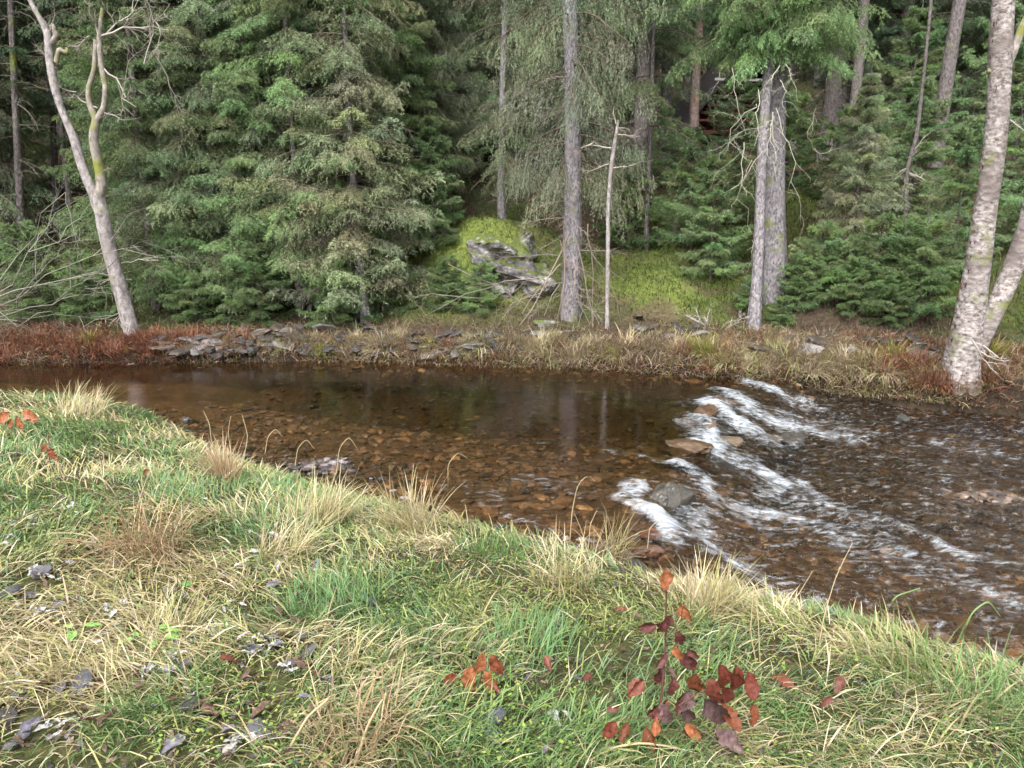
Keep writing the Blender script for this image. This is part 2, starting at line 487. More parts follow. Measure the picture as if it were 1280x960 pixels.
def m_water():
    m, nt, out = newmat('river_water')
    tc = N(nt, 'ShaderNodeTexCoord')
    ro = N(nt, 'ShaderNodeAttribute', attribute_name='rough'); fo = N(nt, 'ShaderNodeAttribute', attribute_name='foam')
    mp = N(nt, 'ShaderNodeMapping'); mp.inputs['Rotation'].default_value = (0, 0, .75); mp.inputs['Scale'].default_value = (1.0, 3.2, 1)
    L(nt, tc.outputs['Object'], mp.inputs['Vector'])
    mp2 = N(nt, 'ShaderNodeMapping'); mp2.inputs['Rotation'].default_value = (0, 0, .2); mp2.inputs['Scale'].default_value = (1.0, 1.8, 1)
    L(nt, tc.outputs['Object'], mp2.inputs['Vector'])
    a = N(nt, 'ShaderNodeTexNoise', i_Scale=9.0, i_Detail=5.0, i_Roughness=.6); L(nt, mp.outputs[0], a.inputs['Vector'])
    b = N(nt, 'ShaderNodeTexNoise', i_Scale=3.2, i_Detail=3.0); L(nt, mp2.outputs[0], b.inputs['Vector'])
    # height = rough*a + small*b
    h1 = N(nt, 'ShaderNodeMath', operation='MULTIPLY'); L(nt, a.outputs[0], h1.inputs[0]); L(nt, ro.outputs['Fac'], h1.inputs[1])
    h2 = N(nt, 'ShaderNodeMath', operation='MULTIPLY_ADD'); L(nt, b.outputs[0], h2.inputs[0]); h2.inputs[1].default_value = .10; L(nt, h1.outputs[0], h2.inputs[2])
    bp = N(nt, 'ShaderNodeBump', i_Strength=1.0, i_Distance=.035); L(nt, h2.outputs[0], bp.inputs['Height'])
    fr = N(nt, 'ShaderNodeFresnel', i_IOR=1.33); L(nt, bp.outputs[0], fr.inputs['Normal'])
    tr = N(nt, 'ShaderNodeBsdfTransparent'); dp = N(nt, 'ShaderNodeAttribute', attribute_name='depth')
    dr_ = N(nt, 'ShaderNodeMapRange'); dr_.inputs[1].default_value = .05; dr_.inputs[2].default_value = .62; L(nt, dp.outputs['Fac'], dr_.inputs[0])
    dm = N(nt, 'ShaderNodeMix', data_type='RGBA'); L(nt, dr_.outputs[0], dm.inputs[0]); dm.inputs[6].default_value = (.90, .76, .58, 1); dm.inputs[7].default_value = (.33, .28, .17, 1); L(nt, dm.outputs[2], tr.inputs[0])
    gl = N(nt, 'ShaderNodeBsdfGlossy'); gl.inputs['Roughness'].default_value = .04; gl.inputs[0].default_value = (1, 1, 1, 1)
    L(nt, bp.outputs[0], gl.inputs['Normal'])
    ms = N(nt, 'ShaderNodeMixShader'); L(nt, fr.outputs[0], ms.inputs[0]); L(nt, tr.outputs[0], ms.inputs[1]); L(nt, gl.outputs[0], ms.inputs[2])
    # foam, with the painted riffle glints
    mp3 = N(nt, 'ShaderNodeMapping'); mp3.inputs['Rotation'].default_value = (0, 0, .75); mp3.inputs['Scale'].default_value = (1.1, 2.7, 1)
    L(nt, tc.outputs['Object'], mp3.inputs['Vector'])
    f = N(nt, 'ShaderNodeTexNoise', i_Scale=7.5, i_Detail=10.0, i_Roughness=.76, i_Distortion=.5); L(nt, mp3.outputs[0], f.inputs['Vector'])
    s1 = N(nt, 'ShaderNodeMath', operation='MULTIPLY_ADD'); L(nt, f.outputs[0], s1.inputs[0]); s1.inputs[1].default_value = 4.4; s1.inputs[2].default_value = -2.66
    s2 = N(nt, 'ShaderNodeMath', operation='MULTIPLY_ADD'); L(nt, fo.outputs['Fac'], s2.inputs[0]); s2.inputs[1].default_value = .74; L(nt, s1.outputs[0], s2.inputs[2])
    # faint streaks everywhere the water is rough: foam and painted silver sky sheen
    s3 = N(nt, 'ShaderNodeMath', operation='MULTIPLY_ADD'); L(nt, ro.outputs['Fac'], s3.inputs[0]); s3.inputs[1].default_value = .27; L(nt, s2.outputs[0], s3.inputs[2])
    mk = N(nt, 'ShaderNodeMapRange'); mk.inputs[1].default_value = .0; mk.inputs[2].default_value = 1.5; mk.inputs[4].default_value = .86
    L(nt, s3.outputs[0], mk.inputs[0])
    df = N(nt, 'ShaderNodeBsdfDiffuse'); df.inputs[0].default_value = (.62, .67, .72, 1); L(nt, bp.outputs[0], df.inputs['Normal'])
    m2 = N(nt, 'ShaderNodeMixShader'); L(nt, mk.outputs[0], m2.inputs[0]); L(nt, ms.outputs[0], m2.inputs[1]); L(nt, df.outputs[0], m2.inputs[2])
    L(nt, m2.outputs[0], out.inputs[0])
    return m


mb = MB(); mb.add(np.stack((wxf, wyf, WZ), 1), grid_faces(len(wx), len(wy)), WHITE)
depth = np.clip(WZ - ground_z(wxf, wyf), 0, 2)
water = mb.build('river_water', m_water(), attrs={'rough': rough, 'foam': foam, 'depth': depth}); tag(water, kind='structure')


# ------------------------------------------------------------------ rocks
def ico(sub):
    import bmesh
    bm = bmesh.new(); bmesh.ops.create_icosphere(bm, subdivisions=sub, radius=1)
    V = np.array([v.co[:] for v in bm.verts]); Fc = np.array([[v.index for v in f.verts] for f in bm.faces]); bm.free()
    return V, Fc


ICO = {k: ico(k) for k in (1, 2, 3, 4)}


def rock_arr(seed, size, sub=3, planes=11, rough_=.05):
    r = np.random.default_rng(seed)
    V, Fc = ICO[sub]
    nn = nrm(r.normal(size=(planes, 3))); dd = r.uniform(.55, 1.0, planes)
    k = V @ nn.T
    rad = np.min(np.where(k > .05, dd / np.maximum(k, .05), 9), axis=1); rad = np.minimum(rad, 1.25)
    rad *= 1 + rough_ * (fbm(V[:, 0] * 3 + V[:, 2] * 2 + seed, V[:, 1] * 3 + V[:, 2], seed) - .5) * 2
    return V * rad[:, None] * np.asarray(size), Fc


# gravel of the river bed, as one mass
m = MB()
n = 5200
px = rng.uniform(-3.8, 6.8, n * 3); py = rng.uniform(2.6, 11.5, n * 3)
ok = (py > NE(px) - .25) & (py < FE(px)) & (rng.random(n * 3) < np.clip(1.6 - (py - 4) / 7, .15, 1)); px, py = px[ok][:n], py[ok][:n]
zb = ground_z(px, py)
VV, FF = ICO[1]
n = len(px); s = .02 + .05 * rng.random(n) ** 2.2 + .03 * (rng.random(n) < .06)
sz = np.stack((s * rng.uniform(.8, 1.5, n), s * rng.uniform(.7, 1.1, n), s * rng.uniform(.3, .6, n)), 1)
a = rng.uniform(0, 2 * PI, n); jit = 1 + .18 * rng.normal(size=(n, len(VV), 1)).clip(-1.5, 1.5)
v = VV[None] * jit * sz[:, None]
v = np.stack((v[..., 0] * np.cos(a)[:, None] - v[..., 1] * np.sin(a)[:, None], v[..., 0] * np.sin(a)[:, None] + v[..., 1] * np.cos(a)[:, None], v[..., 2]), -1)
v += np.stack((px, py, zb + .01), 1)[:, None]
pal = np.array([(.145, .10, .065), (.20, .14, .095), (.09, .062, .044), (.14, .12, .10), (.30, .21, .13), (.05, .04, .036)])
cc = pal[rng.choice(6, n, p=[.3, .22, .2, .12, .06, .1])] * rng.uniform(.7, 1.2, (n, 1))
m.add(v, (FF[None] + (np.arange(n) * len(VV))[:, None, None]).reshape(-1, 3), np.repeat(cc, len(VV), 0))
o = m.build('river_gravel', M_WET, smooth=False)
tag(o, 'brown gravel covering the shallow river bed', 'gravel', kind='stuff')

# dark shingle at the near waterline and the gravel spit on the right
m = MB()


def shingle(px, py, smin, smax, pal, lift=.01):
    n = len(px); zb = ground_z(px, py)
    s = smin + (smax - smin) * rng.random(n) ** 2
    sz = np.stack((s * rng.uniform(.8, 1.6, n), s * rng.uniform(.6, 1.0, n), s * rng.uniform(.2, .5, n)), 1)
    a = rng.uniform(0, 2 * PI, n); jit = 1 + .2 * rng.normal(size=(n, len(VV), 1)).clip(-1.5, 1.5)
    v = VV[None] * jit * sz[:, None]
    v = np.stack((v[..., 0] * np.cos(a)[:, None] - v[..., 1] * np.sin(a)[:, None], v[..., 0] * np.sin(a)[:, None] + v[..., 1] * np.cos(a)[:, None], v[..., 2]), -1)
    v += np.stack((px, py, zb + lift), 1)[:, None]
    cc = pal[rng.integers(len(pal), size=n)] * rng.uniform(.7, 1.25, (n, 1))
    m.add(v, (FF[None] + (np.arange(n) * len(VV))[:, None, None]).reshape(-1, 3), np.repeat(cc, len(VV), 0))


darkp = np.array([(.06, .05, .05), (.09, .075, .075), (.12, .08, .06), (.05, .045, .04), (.2, .17, .17)])
qx = rng.uniform(-4.5, 2.2, 2600); qy = NE(qx) + rng.normal(.0, .16, 2600)
shingle(qx, qy, .012, .05, darkp)
c = at(400, 580, -.02); qx = c[0] + rng.normal(0, .35, 500); qy = c[1] + rng.normal(0, .16, 500) - (qx - c[0]) * .5; shingle(qx, qy, .015, .055, darkp, .05)
o = m.build('bank_shingle', M_WET, smooth=False); tag(o, 'dark wet shingle along the foot of the grassy bank', 'shingle', kind='stuff')
m = MB()
c = at(1235, 622, -.28); qx = c[0] + rng.normal(0, .5, 900); qy = c[1] + rng.normal(0, .16, 900)
shingle(qx, qy, .015, .06, np.array([(.12, .085, .065), (.08, .06, .05), (.18, .14, .115), (.06, .05, .05)]), .02)
o = m.build('gravel_spit', M_WET, smooth=False); tag(o, 'brown gravel spit breaking the surface below the rapids', 'gravel', kind='stuff')

# boulders of the weir
wst = [((905, 497), .20, 'flat brown boulder at the far end of the weir by the bank', (0.060, 0.042, 0.030)),
       ((885, 510), .24, 'orange-brown boulder in the weir, second from the far bank', (0.085, 0.050, 0.030)),
       ((862, 526), .17, 'dark jagged boulder sticking out of the weir crest', (.07, .06, .055)),
       ((880, 527), .16, 'small tan boulder wet with spray inside the weir', (.12, .08, .05)),
       ((858, 552), .26, 'broad ochre boulder below the weir crest', (0.080, 0.052, 0.030)),
       ((908, 545), .15, 'rounded dark boulder in the white water', (.10, .075, .05)),
       ((985, 546), .24, 'long low dark slab with foam running over it', (.06, .055, .05)),
       ((955, 543), .14, 'brown stone beside the long low slab in the rapids', (.10, .07, .045)),
       ((832, 618), .24, 'dark square rock at the head of the near chute', (.06, .055, .045)),
       ((812, 658), .12, 'reddish stone in the near chute', (.18, .075, .045)),
       ((805, 680), .16, 'brown-red stone at the bank end of the weir', (.12, .065, .045)),
       ((800, 700), .13, 'dark slate stone by the bank below the chute', (.07, .06, .06)),
       ((845, 640), .10, 'small black stone under the square rock', (.04, .04, .04)),
       ((1095, 600), .10, 'small black stone alone in the middle of the riffle', (.05, .045, .04)),
       ((1185, 610), .09, 'grey stone at the tip of the gravel spit', (.14, .12, .12)),
       ((1128, 520), .12, 'low dark stone awash near the far bank', (.05, .05, .045)),
       ((780, 690), .10, 'brown stone where the grass meets the weir', (.12, .09, .07)),
       ((355, 575), .08, 'blackish stone on top of the dark shingle heap', (.05, .045, .05)),
       ((235, 520), .13, 'dark flat stone in the quiet water beside the grass', (.05, .045, .04))]
for k, ((x, y), s, lb, c) in enumerate(wst):
    if k in (9, 10, 11): s *= .8; c = tuple(np.array(c) * .75)
    p = at(x, y, -.08); wz_ = float(water_z(p[:1], p[1:2])[0][0]); p = at(x, y, wz_ + .03)
    V, Fc = rock_arr(100 + k, (s * 1.15, s * .75, s * .42 if k != 8 else s * .6), 4, 16, .22)
    m = MB(); m.add(V, Fc, c); o = m.build('boulder', M_WET, smooth=False); o.location = (p[0], p[1], wz_ - .03); o.rotation_euler = (.12 * math.sin(k * 3.1), .15 * math.cos(k * 2.3), k * 1.3)
    tag(o, lb, 'boulder')

# slate stones on the far bank: a few shapes, copied
M_MOSSROCK = None


def m_mossrock():
    m, nt, out = newmat('lichen_rock_with_moss')
    tc = N(nt, 'ShaderNodeTexCoord'); ge = N(nt, 'ShaderNodeNewGeometry')
    mp = N(nt, 'ShaderNodeMapping'); mp.inputs['Scale'].default_value = (1, 1, 1.6); mp.inputs['Rotation'].default_value = (.3, .25, 0)
    L(nt, tc.outputs['Object'], mp.inputs['Vector'])
    n1 = N(nt, 'ShaderNodeTexNoise', i_Scale=5.0, i_Detail=8.0, i_Roughness=.7); L(nt, mp.outputs[0], n1.inputs['Vector'])
    r = N(nt, 'ShaderNodeValToRGB'); L(nt, n1.outputs[0], r.inputs[0])
    e = r.color_ramp.elements; e[0].position = .36; e[0].color = (.035, .035, .035, 1); e[1].position = .66; e[1].color = (.58, .56, .57, 1)
    k = r.color_ramp.elements.new(.5); k.color = (.20, .185, .18, 1)
    sp = N(nt, 'ShaderNodeSeparateXYZ'); L(nt, ge.outputs['Normal'], sp.inputs[0])
    n2 = N(nt, 'ShaderNodeTexNoise', i_Scale=2.2, i_Detail=5.0); L(nt, tc.outputs['Object'], n2.inputs['Vector'])
    ad = N(nt, 'ShaderNodeMath', operation='MULTIPLY_ADD'); L(nt, n2.outputs[0], ad.inputs[0]); ad.inputs[1].default_value = 1.6; ad.inputs[2].default_value = -1.0
    a2 = N(nt, 'ShaderNodeMath', operation='ADD'); L(nt, ad.outputs[0], a2.inputs[0]); L(nt, sp.outputs['Z'], a2.inputs[1])
    mk = N(nt, 'ShaderNodeMapRange'); mk.inputs[1].default_value = .28; mk.inputs[2].default_value = .5; L(nt, a2.outputs[0], mk.inputs[0])
    mo = N(nt, 'ShaderNodeMix', data_type='RGBA'); L(nt, n1.outputs[0], mo.inputs[0]); mo.inputs[6].default_value = (.04, .06, .015, 1); mo.inputs[7].default_value = (.15, .18, .035, 1)
    mx = N(nt, 'ShaderNodeMix', data_type='RGBA'); L(nt, mk.outputs[0], mx.inputs[0]); L(nt, r.outputs[0], mx.inputs[6]); L(nt, mo.outputs[2], mx.inputs[7])
    b = N(nt, 'ShaderNodeBsdfPrincipled'); b.inputs['Roughness'].default_value = .8; L(nt, mx.outputs[2], b.inputs['Base Color'])
    bp = N(nt, 'ShaderNodeBump', i_Strength=1.0, i_Distance=.06); L(nt, n1.outputs[0], bp.inputs['Height']); L(nt, bp.outputs[0], b.inputs['Normal'])
    L(nt, b.outputs[0], out.inputs[0])
    return m


M_ROCK = m_mossrock()


def outcrop(name, centre, blocks, label, seed, big=1.0):
    m = MB(); r = np.random.default_rng(seed)
    for (dx, dy, dz, sx, sy, sz) in blocks:
        V, Fc = rock_arr(int(r.integers(1e6)), (sx, sy, sz), 4, 14, .12)
        a = r.uniform(-.4, .4); b_ = r.uniform(-.3, .3)
        V = V @ np.array([[math.cos(a), math.sin(a), 0], [-math.sin(a), math.cos(a), 0], [0, 0, 1]]) @ np.array([[math.cos(b_), 0, math.sin(b_)], [0, 1, 0], [-math.sin(b_), 0, math.cos(b_)]])
        V = V * big + np.array((dx, dy, dz)) * big
        # ledges
        V[:, 1] += .06 * np.sign(np.sin(V[:, 2] * 16 + V[:, 0] * 5)) * (V[:, 2] > dz - .5 * sz)
        m.add(V, Fc, WHITE)
    o = m.build(name, M_ROCK, smooth=False); o.location = tuple(centre)
    tag(o, label, 'rock outcrop')
    return o


c = atY(632, 328, 13.6)
outcrop('rock_outcrop', (c[0], c[1], c[2]), [(-.25, .1, .1, .42, .5, .36), (.1, 0, -.12, .45, .5, .34), (.42, .1, -.28, .36, .4, .3), (.25, .25, .12, .35, .4, .3), (.62, .1, -.52, .3, .35, .22), (0, .05, -.42, .35, .4, .24)],
        'pale grey lichened rock outcrop with moss cap under the slim trunk', 5, 1.1)
c = atY(590, 252, 18.5)
outcrop('rock_outcrop', c, [(-.3, 0, 0, .6, .5, .4), (.35, .1, -.15, .45, .5, .3), (-.05, .1, .3, .5, .4, .25), (.6, 0, .1, .3, .4, .3)], 'dark shaded outcrop with white patches higher up between spruces', 6)
c = atY(590, 287, 17.2)
outcrop('rock_outcrop', c, [(0, 0, 0, .25, .3, .25), (.15, 0, .15, .18, .2, .2)], 'small rusty and white rock below the dark shaded outcrop', 9)
c = atY(832, 402, 13.0)
outcrop('rock_outcrop', c, [(-.05, 0, 0, .32, .3, .2), (.35, .1, .05, .35, .3, .17), (.15, .1, .12, .25, .3, .13)], 'low slate outcrop in the moss left of the twin trunks', 7)
c = atY(725, 408, 12.75)
outcrop('rock_outcrop', c, [(-.45, 0, -.02, .4, .3, .16), (.0, -.05, -.1, .36, .3, .16)], 'flat grey rock ledge under the weeping spruce roots', 8)

rocks = []
for k in range(6):
    V, Fc = rock_arr(300 + k, (.17 + .05 * (k % 3), .12, .05 + .015 * (k % 3)), 3)
    m = MB(); m.add(V, Fc, [(.06, .056, .055), (.04, .037, .034), (.07, .055, .042), (.05, .046, .046), (.03, .027, .026), (.12, .113, .11)][k])
    o = m.build('slate_stone', M_STONE, smooth=False); tag(o, 'slate stone', 'stone'); rocks.append(Kind(o))
spots = []
for (x0, x1, y0, y1, n) in [(195, 300, 420, 446, 40), (300, 480, 410, 444, 48), (480, 620, 415, 446, 40), (620, 720, 418, 440, 10), (930, 1010, 425, 445, 10), (990, 1180, 420, 450, 24), (780, 900, 395, 425, 9)]:
    for _ in range(n):
        spots.append((rng.uniform(x0, x1), rng.uniform(y0, y1)))


def on_far(px, py):
    """where the view ray meets the far slope"""
    Ys = np.linspace(8.5, 45, 900)
    dx, dy, dz = ray(px, py); t = Ys / dy
    zz = CH + dz * t; g = ground_z(dx * t, Ys)
    k = np.where((zz < g) & (Ys > FE(dx * t) - .1))[0]
    k = k[0] if len(k) else 200
    return np.array((dx * t[k], Ys[k], g[k]))


for k, (x, y) in enumerate(spots):
    p = on_far(x, y); lab = 'flat grey-brown slate stone in the rubble of the far bank'
    rocks[int(rng.integers(6))].place((p[0], p[1], p[2] + .03), rng.uniform(0, 6), rng.uniform(.4, 1.05), lab, 'slate rubble along the far bank', tilt=(rng.uniform(-.35, .35), rng.uniform(-.3, .3)))

# ------------------------------------------------------------------ spruces
SMALL = dict(nl=.044, nw=.0072)


def needles(m, P, c, nl, nw, col, spread=.8, r=rng, colv=.15, up=0.0):
    """P (n,K,3) twigs; c needles sprays per sample"""
    n, K, _ = P.shape
    T = nrm(np.gradient(P, axis=1)); sl = np.linalg.norm(P[:, -1] - P[:, 0], axis=1) / (K - 1)
    B = np.repeat(P.reshape(-1, 3), c, 0); TT = np.repeat(T.reshape(-1, 3), c, 0)
    SL = np.repeat(np.repeat(sl, K), c)
    M = len(B)
    B = B + TT * (r.random((M, 1)) - .5) * SL[:, None]
    rnd = r.normal(size=(M, 3)); rnd[:, 2] += up
    pr = nrm(rnd - TT * np.sum(rnd * TT, 1, keepdims=True))
    D = nrm(TT * r.uniform(.3, 1.0, (M, 1)) + pr * spread)
    Wd = nrm(np.cross(D, r.normal(size=(M, 3))))
    ln = nl * r.uniform(.6, 1.25, (M, 1)); w = nw * r.uniform(.7, 1.3, (M, 1)) * .5
    V = np.stack((B - Wd * w, B + Wd * w, B + D * ln), 1)
    cc = np.asarray(col)
    if cc.ndim == 2:
        cc = np.repeat(cc, K * c, 0)
    else:
        cc = np.tile(cc, (M, 1))
    cc = cc * r.uniform(1 - colv, 1 + colv, (M, 1))
    m.add(V, np.arange(M * 3).reshape(-1, 3), np.repeat(cc, 3, 0))


def boughs(mc, md, base, az, el, Ln, droop, upturn, weep, ntw, nsub, dens, nsc, r, col, live=0.12, tipcol=1.35, bcol=(.13, .10, .075)):
    """base (n,3), az, el, Ln (n,)   mc: living mesh, md: wood mesh.  live: fraction of the length that is bare."""
    n = len(base); K = 9
    if n == 0: return
    t = np.linspace(0, 1, K)[None]
    rr = Ln[:, None] * t * np.cos(el)[:, None]
    zz = Ln[:, None] * (np.sin(el)[:, None] * t - droop[:, None] * t ** 2 + upturn[:, None] * t ** 4)
    wob = np.cumsum(r.normal(0, .02, (n, K)), 1) * Ln[:, None]
    H = np.stack((np.cos(az), np.sin(az), 0 * az), 1); Sd = np.stack((-np.sin(az), np.cos(az), 0 * az), 1)
    P = base[:, None] + H[:, None] * rr[..., None] + Sd[:, None] * wob[..., None]; P[..., 2] += zz
    rad = (.005 + .0075 * Ln)[:, None] * (1 - .85 * t) + 0 * rr
    tubes(md, P, rad, 4, bcol)
    bc = np.asarray(col)[None] * r.uniform(.72, 1.25, (n, 1)) * (1 + r.normal(0, .06, (n, 3)))
    T = nrm(np.gradient(P, axis=1))
    # side twigs
    tt = (live + (1 - live) * (np.arange(ntw)[None] + r.random((n, ntw))) / ntw).clip(0, .999)
    fi = tt * (K - 1); i0 = fi.astype(int); fr = (fi - i0)[..., None]; ii = np.arange(n)[:, None]
    S0 = P[ii, i0] * (1 - fr) + P[ii, np.minimum(i0 + 1, K - 1)] * fr
    T0 = T[ii, i0]
    side = np.where(np.arange(ntw)[None] % 2 == 0, 1., -1.) * np.ones((n, 1))
    ang = r.uniform(.65, 1.05, (n, ntw))
    Sv = nrm(np.cross(T0, np.array([0, 0, 1.])))
    D = T0 * np.cos(ang)[..., None] - Sv * (side * np.sin(ang))[..., None]
    D[..., 2] += r.normal(-.08, .14, (n, ntw)) - weep * .9
    D = nrm(D)
    prof = np.minimum(1, (tt - live * .7) * 5 + .3) * (1 - tt) ** .75
    TL = (Ln[:, None] * (.40 * prof) * (1 - weep * .35) + .07 + weep * .30 * r.random((n, ntw))) * r.uniform(.6, 1.15, (n, ntw))
    S0 = S0.reshape(-1, 3); D = D.reshape(-1, 3); TL = TL.ravel(); bcT = np.repeat(bc, ntw, 0)
    K2 = 4; t2 = np.linspace(0, 1, K2)[None]
    dr = r.uniform(.1, .35, len(TL)) + weep * .5
    P2_ = S0[:, None] + D[:, None] * (TL[:, None] * t2)[..., None]; P2_[..., 2] -= (dr * TL)[:, None] * t2 ** 2
    tubes(md, P2_, (.0035 + 0 * TL)[:, None] * (1.2 - t2), 3, bcol)
    pc = max(2, int(round(7 * dens)))
    sp_w = .68 - .4 * min(weep, 1)
    needles(mc, P2_, pc, SMALL['nl'] * nsc, SMALL['nw'] * nsc, bcT, r=r, spread=sp_w, up=-.3 * weep)
    # sub twigs
    if nsub:
        u = r.uniform(.12, 1, (len(TL), nsub)); f2 = u * (K2 - 1); j0 = f2.astype(int).clip(0, K2 - 2); g = (f2 - j0)[..., None]; jj = np.arange(len(TL))[:, None]
        S1 = P2_[jj, j0] * (1 - g) + P2_[jj, j0 + 1] * g
        T1 = nrm(P2_[jj, j0 + 1] - P2_[jj, j0])
        sd = nrm(np.cross(T1, np.array([.0, 0, 1.]) + r.normal(0, .35, T1.shape)))
        sg = np.where(np.arange(nsub) % 2 == 0, 1., -1.)[None, :, None]
        D1 = nrm(T1 * .75 + sd * sg * .75 + np.array((0, 0, -1.)) * (.1 + weep * 1.1) + r.normal(0, .12, T1.shape))
        L1 = TL[:, None] * (1 - u * .75) * r.uniform(.25, .55, u.shape) + .03 + weep * .16 * r.random(u.shape)
        K3 = 3; t3 = np.linspace(0, 1, K3)
        P3 = (S1[:, :, None] + D1[:, :, None] * (L1[..., None] * t3)[..., None]).reshape(-1, K3, 3)
        P3[..., 2] -= (L1.ravel() * (.15 + .3 * weep))[:, None] * t3 ** 2
        needles(mc, P3, max(2, int(round(5 * dens))), SMALL['nl'] * nsc, SMALL['nw'] * nsc, np.repeat(bcT, nsub, 0) * tipcol ** r.uniform(-.4, 1, (len(P3), 1)), r=r, spread=sp_w, up=-.3 * weep)


def dead_boughs(md, base, az, Ln, r, col=(.26, .24, .20), nt=12, ns=4, droop=.35, rad=.006):
    n = len(base)
    if n == 0: return
    K = 7; t = np.linspace(0, 1, K)[None]
    H = np.stack((np.cos(az), np.sin(az), 0 * az), 1); Sd = np.stack((-np.sin(az), np.cos(az), 0 * az), 1)
    P = base[:, None] + H[:, None] * (Ln[:, None] * t)[..., None] + Sd[:, None] * (np.cumsum(r.normal(0, .04, (n, K)), 1) * Ln[:, None])[..., None]
    P[..., 2] += Ln[:, None] * (r.uniform(-.2, .2, (n, 1)) * t - droop * t ** 2 * r.uniform(.4, 1.4, (n, 1)))
    tubes(md, P, rad * (1.3 - t) * np.ones((n, 1)), 3, np.asarray(col)[None] * r.uniform(.6, 1.2, (n, 1)))
    i0 = r.integers(1, K - 1, (n, nt)); ii = np.arange(n)[:, None]
    S0 = P[ii, i0].reshape(-1, 3)
    D = nrm(nrm(P[ii, i0] - P[ii, i0 - 1]) * .7 + r.normal(0, .6, (n, nt, 3))).reshape(-1, 3)
    TL = np.repeat(Ln, nt) * r.uniform(.12, .38, n * nt)
    K2 = 4; t2 = np.linspace(0, 1, K2)
    P2_ = S0[:, None] + D[:, None] * (TL[:, None] * t2)[..., None] + np.cumsum(r.normal(0, .02, (n * nt, K2, 3)), 1) * TL[:, None, None] * 3
    P2_[..., 2] -= .25 * TL[:, None] * t2 ** 2
    tubes(md, P2_, rad * .5 * (1.2 - t2)[None] * np.ones((n * nt, 1)), 3, np.asarray(col)[None] * r.uniform(.7, 1.3, (n * nt, 1)))
    if ns:
        j = r.integers(1, K2, (n * nt, ns)); jj = np.arange(n * nt)[:, None]
        S1 = P2_[jj, j].reshape(-1, 3); D1 = nrm(np.repeat(D, ns, 0) * .5 + r.normal(0, .6, (n * nt * ns, 3)))
        T1 = np.repeat(TL, ns) * r.uniform(.2, .5, n * nt * ns)
        P3 = S1[:, None] + D1[:, None] * (T1[:, None] * np.array([0, .5, 1.]))[..., None]
        tubes(md, P3, rad * .32 * np.array([1, .8, .5])[None] * np.ones((len(P3), 1)), 3, np.asarray(col) * 1.1)


def spruce(name, H, cb, Lmax, seed, tr=.12, dz=.22, nper=5, weep=0., col=(.1, .17, .07), ntw=26, nsub=6, dens=1., nsc=1., split=7., deadcol=(.22, .19, .16),
           dead=30, barkm=None, shape=.8, lean=(0, 0), el0=.1, label='', cat='spruce tree', trunk_pts=None, dead_to=None, skip_front=0, droop0=.32, minL=0.0):
    r = np.random.default_rng(seed)
    root = thing(name, (0, 0, 0), label, cat)
    zz = np.linspace(-.3, H, 44)
    if trunk_pts is None:
        cx = np.cumsum(r.normal(0, .012, 44)) * .35 + lean[0] * zz; cy = np.cumsum(r.normal(0, .012, 44)) * .35 + lean[1] * zz
        cx -= np.interp(0, zz, cx); cy -= np.interp(0, zz, cy)
    else:
        tp = np.asarray(trunk_pts); cx = np.interp(zz, tp[:, 2], tp[:, 0]); cy = np.interp(zz, tp[:, 2], tp[:, 1])
    P = np.stack((cx, cy, zz), 1)
    rad = tr * (1 - np.clip(zz / H, 0, 1)) ** .8 + .006
    m = MB(); tubes(m, P, rad, 14, WHITE, lump=.05, flare=.5)
    m.build('trunk', barkm or B_SPRUCE, root)
    mc, md, mw = MB(), MB(), MB()

    def pos(z): return np.stack((np.interp(z, zz, cx), np.interp(z, zz, cy), z), 1)
    zs = np.arange(cb, H - .15, dz)
    bz = np.repeat(zs, nper) + r.uniform(-dz * .5, dz * .5, len(zs) * nper)
    bz = bz.clip(cb * .9, H - .1)
    az = np.tile(np.arange(nper) * 2 * PI / nper, len(zs)) + np.repeat(r.uniform(0, 6.3, len(zs)), nper) + r.normal(0, .3, len(bz))
    f = (1 - (bz - 0) / H)
    Ln = (Lmax * f ** shape * np.where(bz < cb + 1.2, .72 + .28 * (bz - cb) / 1.2, 1) * r.uniform(.6, 1.12, len(bz))).clip(max(.12, minL), None)
    el = el0 + .5 * (bz / H) ** 2 + r.normal(0, .08, len(bz))
    dr = droop0 * r.uniform(.7, 1.4, len(bz)) + weep * .15; up = r.uniform(.08, .28, len(bz))
    keepb = ~((np.sin(az) < -.35) & (r.random(len(az)) < skip_front))
    bz, az, Ln, el, dr, up = [q_[keepb] for q_ in (bz, az, Ln, el, dr, up)]
    near = bz < split
    b = pos(bz)
    boughs(mc, mw, b[near], az[near], el[near], Ln[near], dr[near], up[near], weep, ntw, nsub, dens, nsc, r, col)
    fr_ = ~near
    boughs(mc, mw, b[fr_][::2], az[fr_][::2], el[fr_][::2], Ln[fr_][::2] * 1.1, dr[fr_][::2], up[fr_][::2], weep, max(8, ntw // 2), 3, dens, nsc * 2.3, r, col)
    cr = mc.build('crown', M_NEEDLE, root)
    mw.build('branches', M_TWIG, root)
    if dead:
        top = dead_to if dead_to else min(cb + 3, H * .6)
        dzv = r.uniform(.35, top, dead)
        dead_boughs(md, pos(dzv), r.uniform(0, 6.3, dead), r.uniform(.4, 1.0, dead) * min(1.3, Lmax * .6), r, deadcol)
        md.build('dead_branches', M_TWIG, root)
    return root


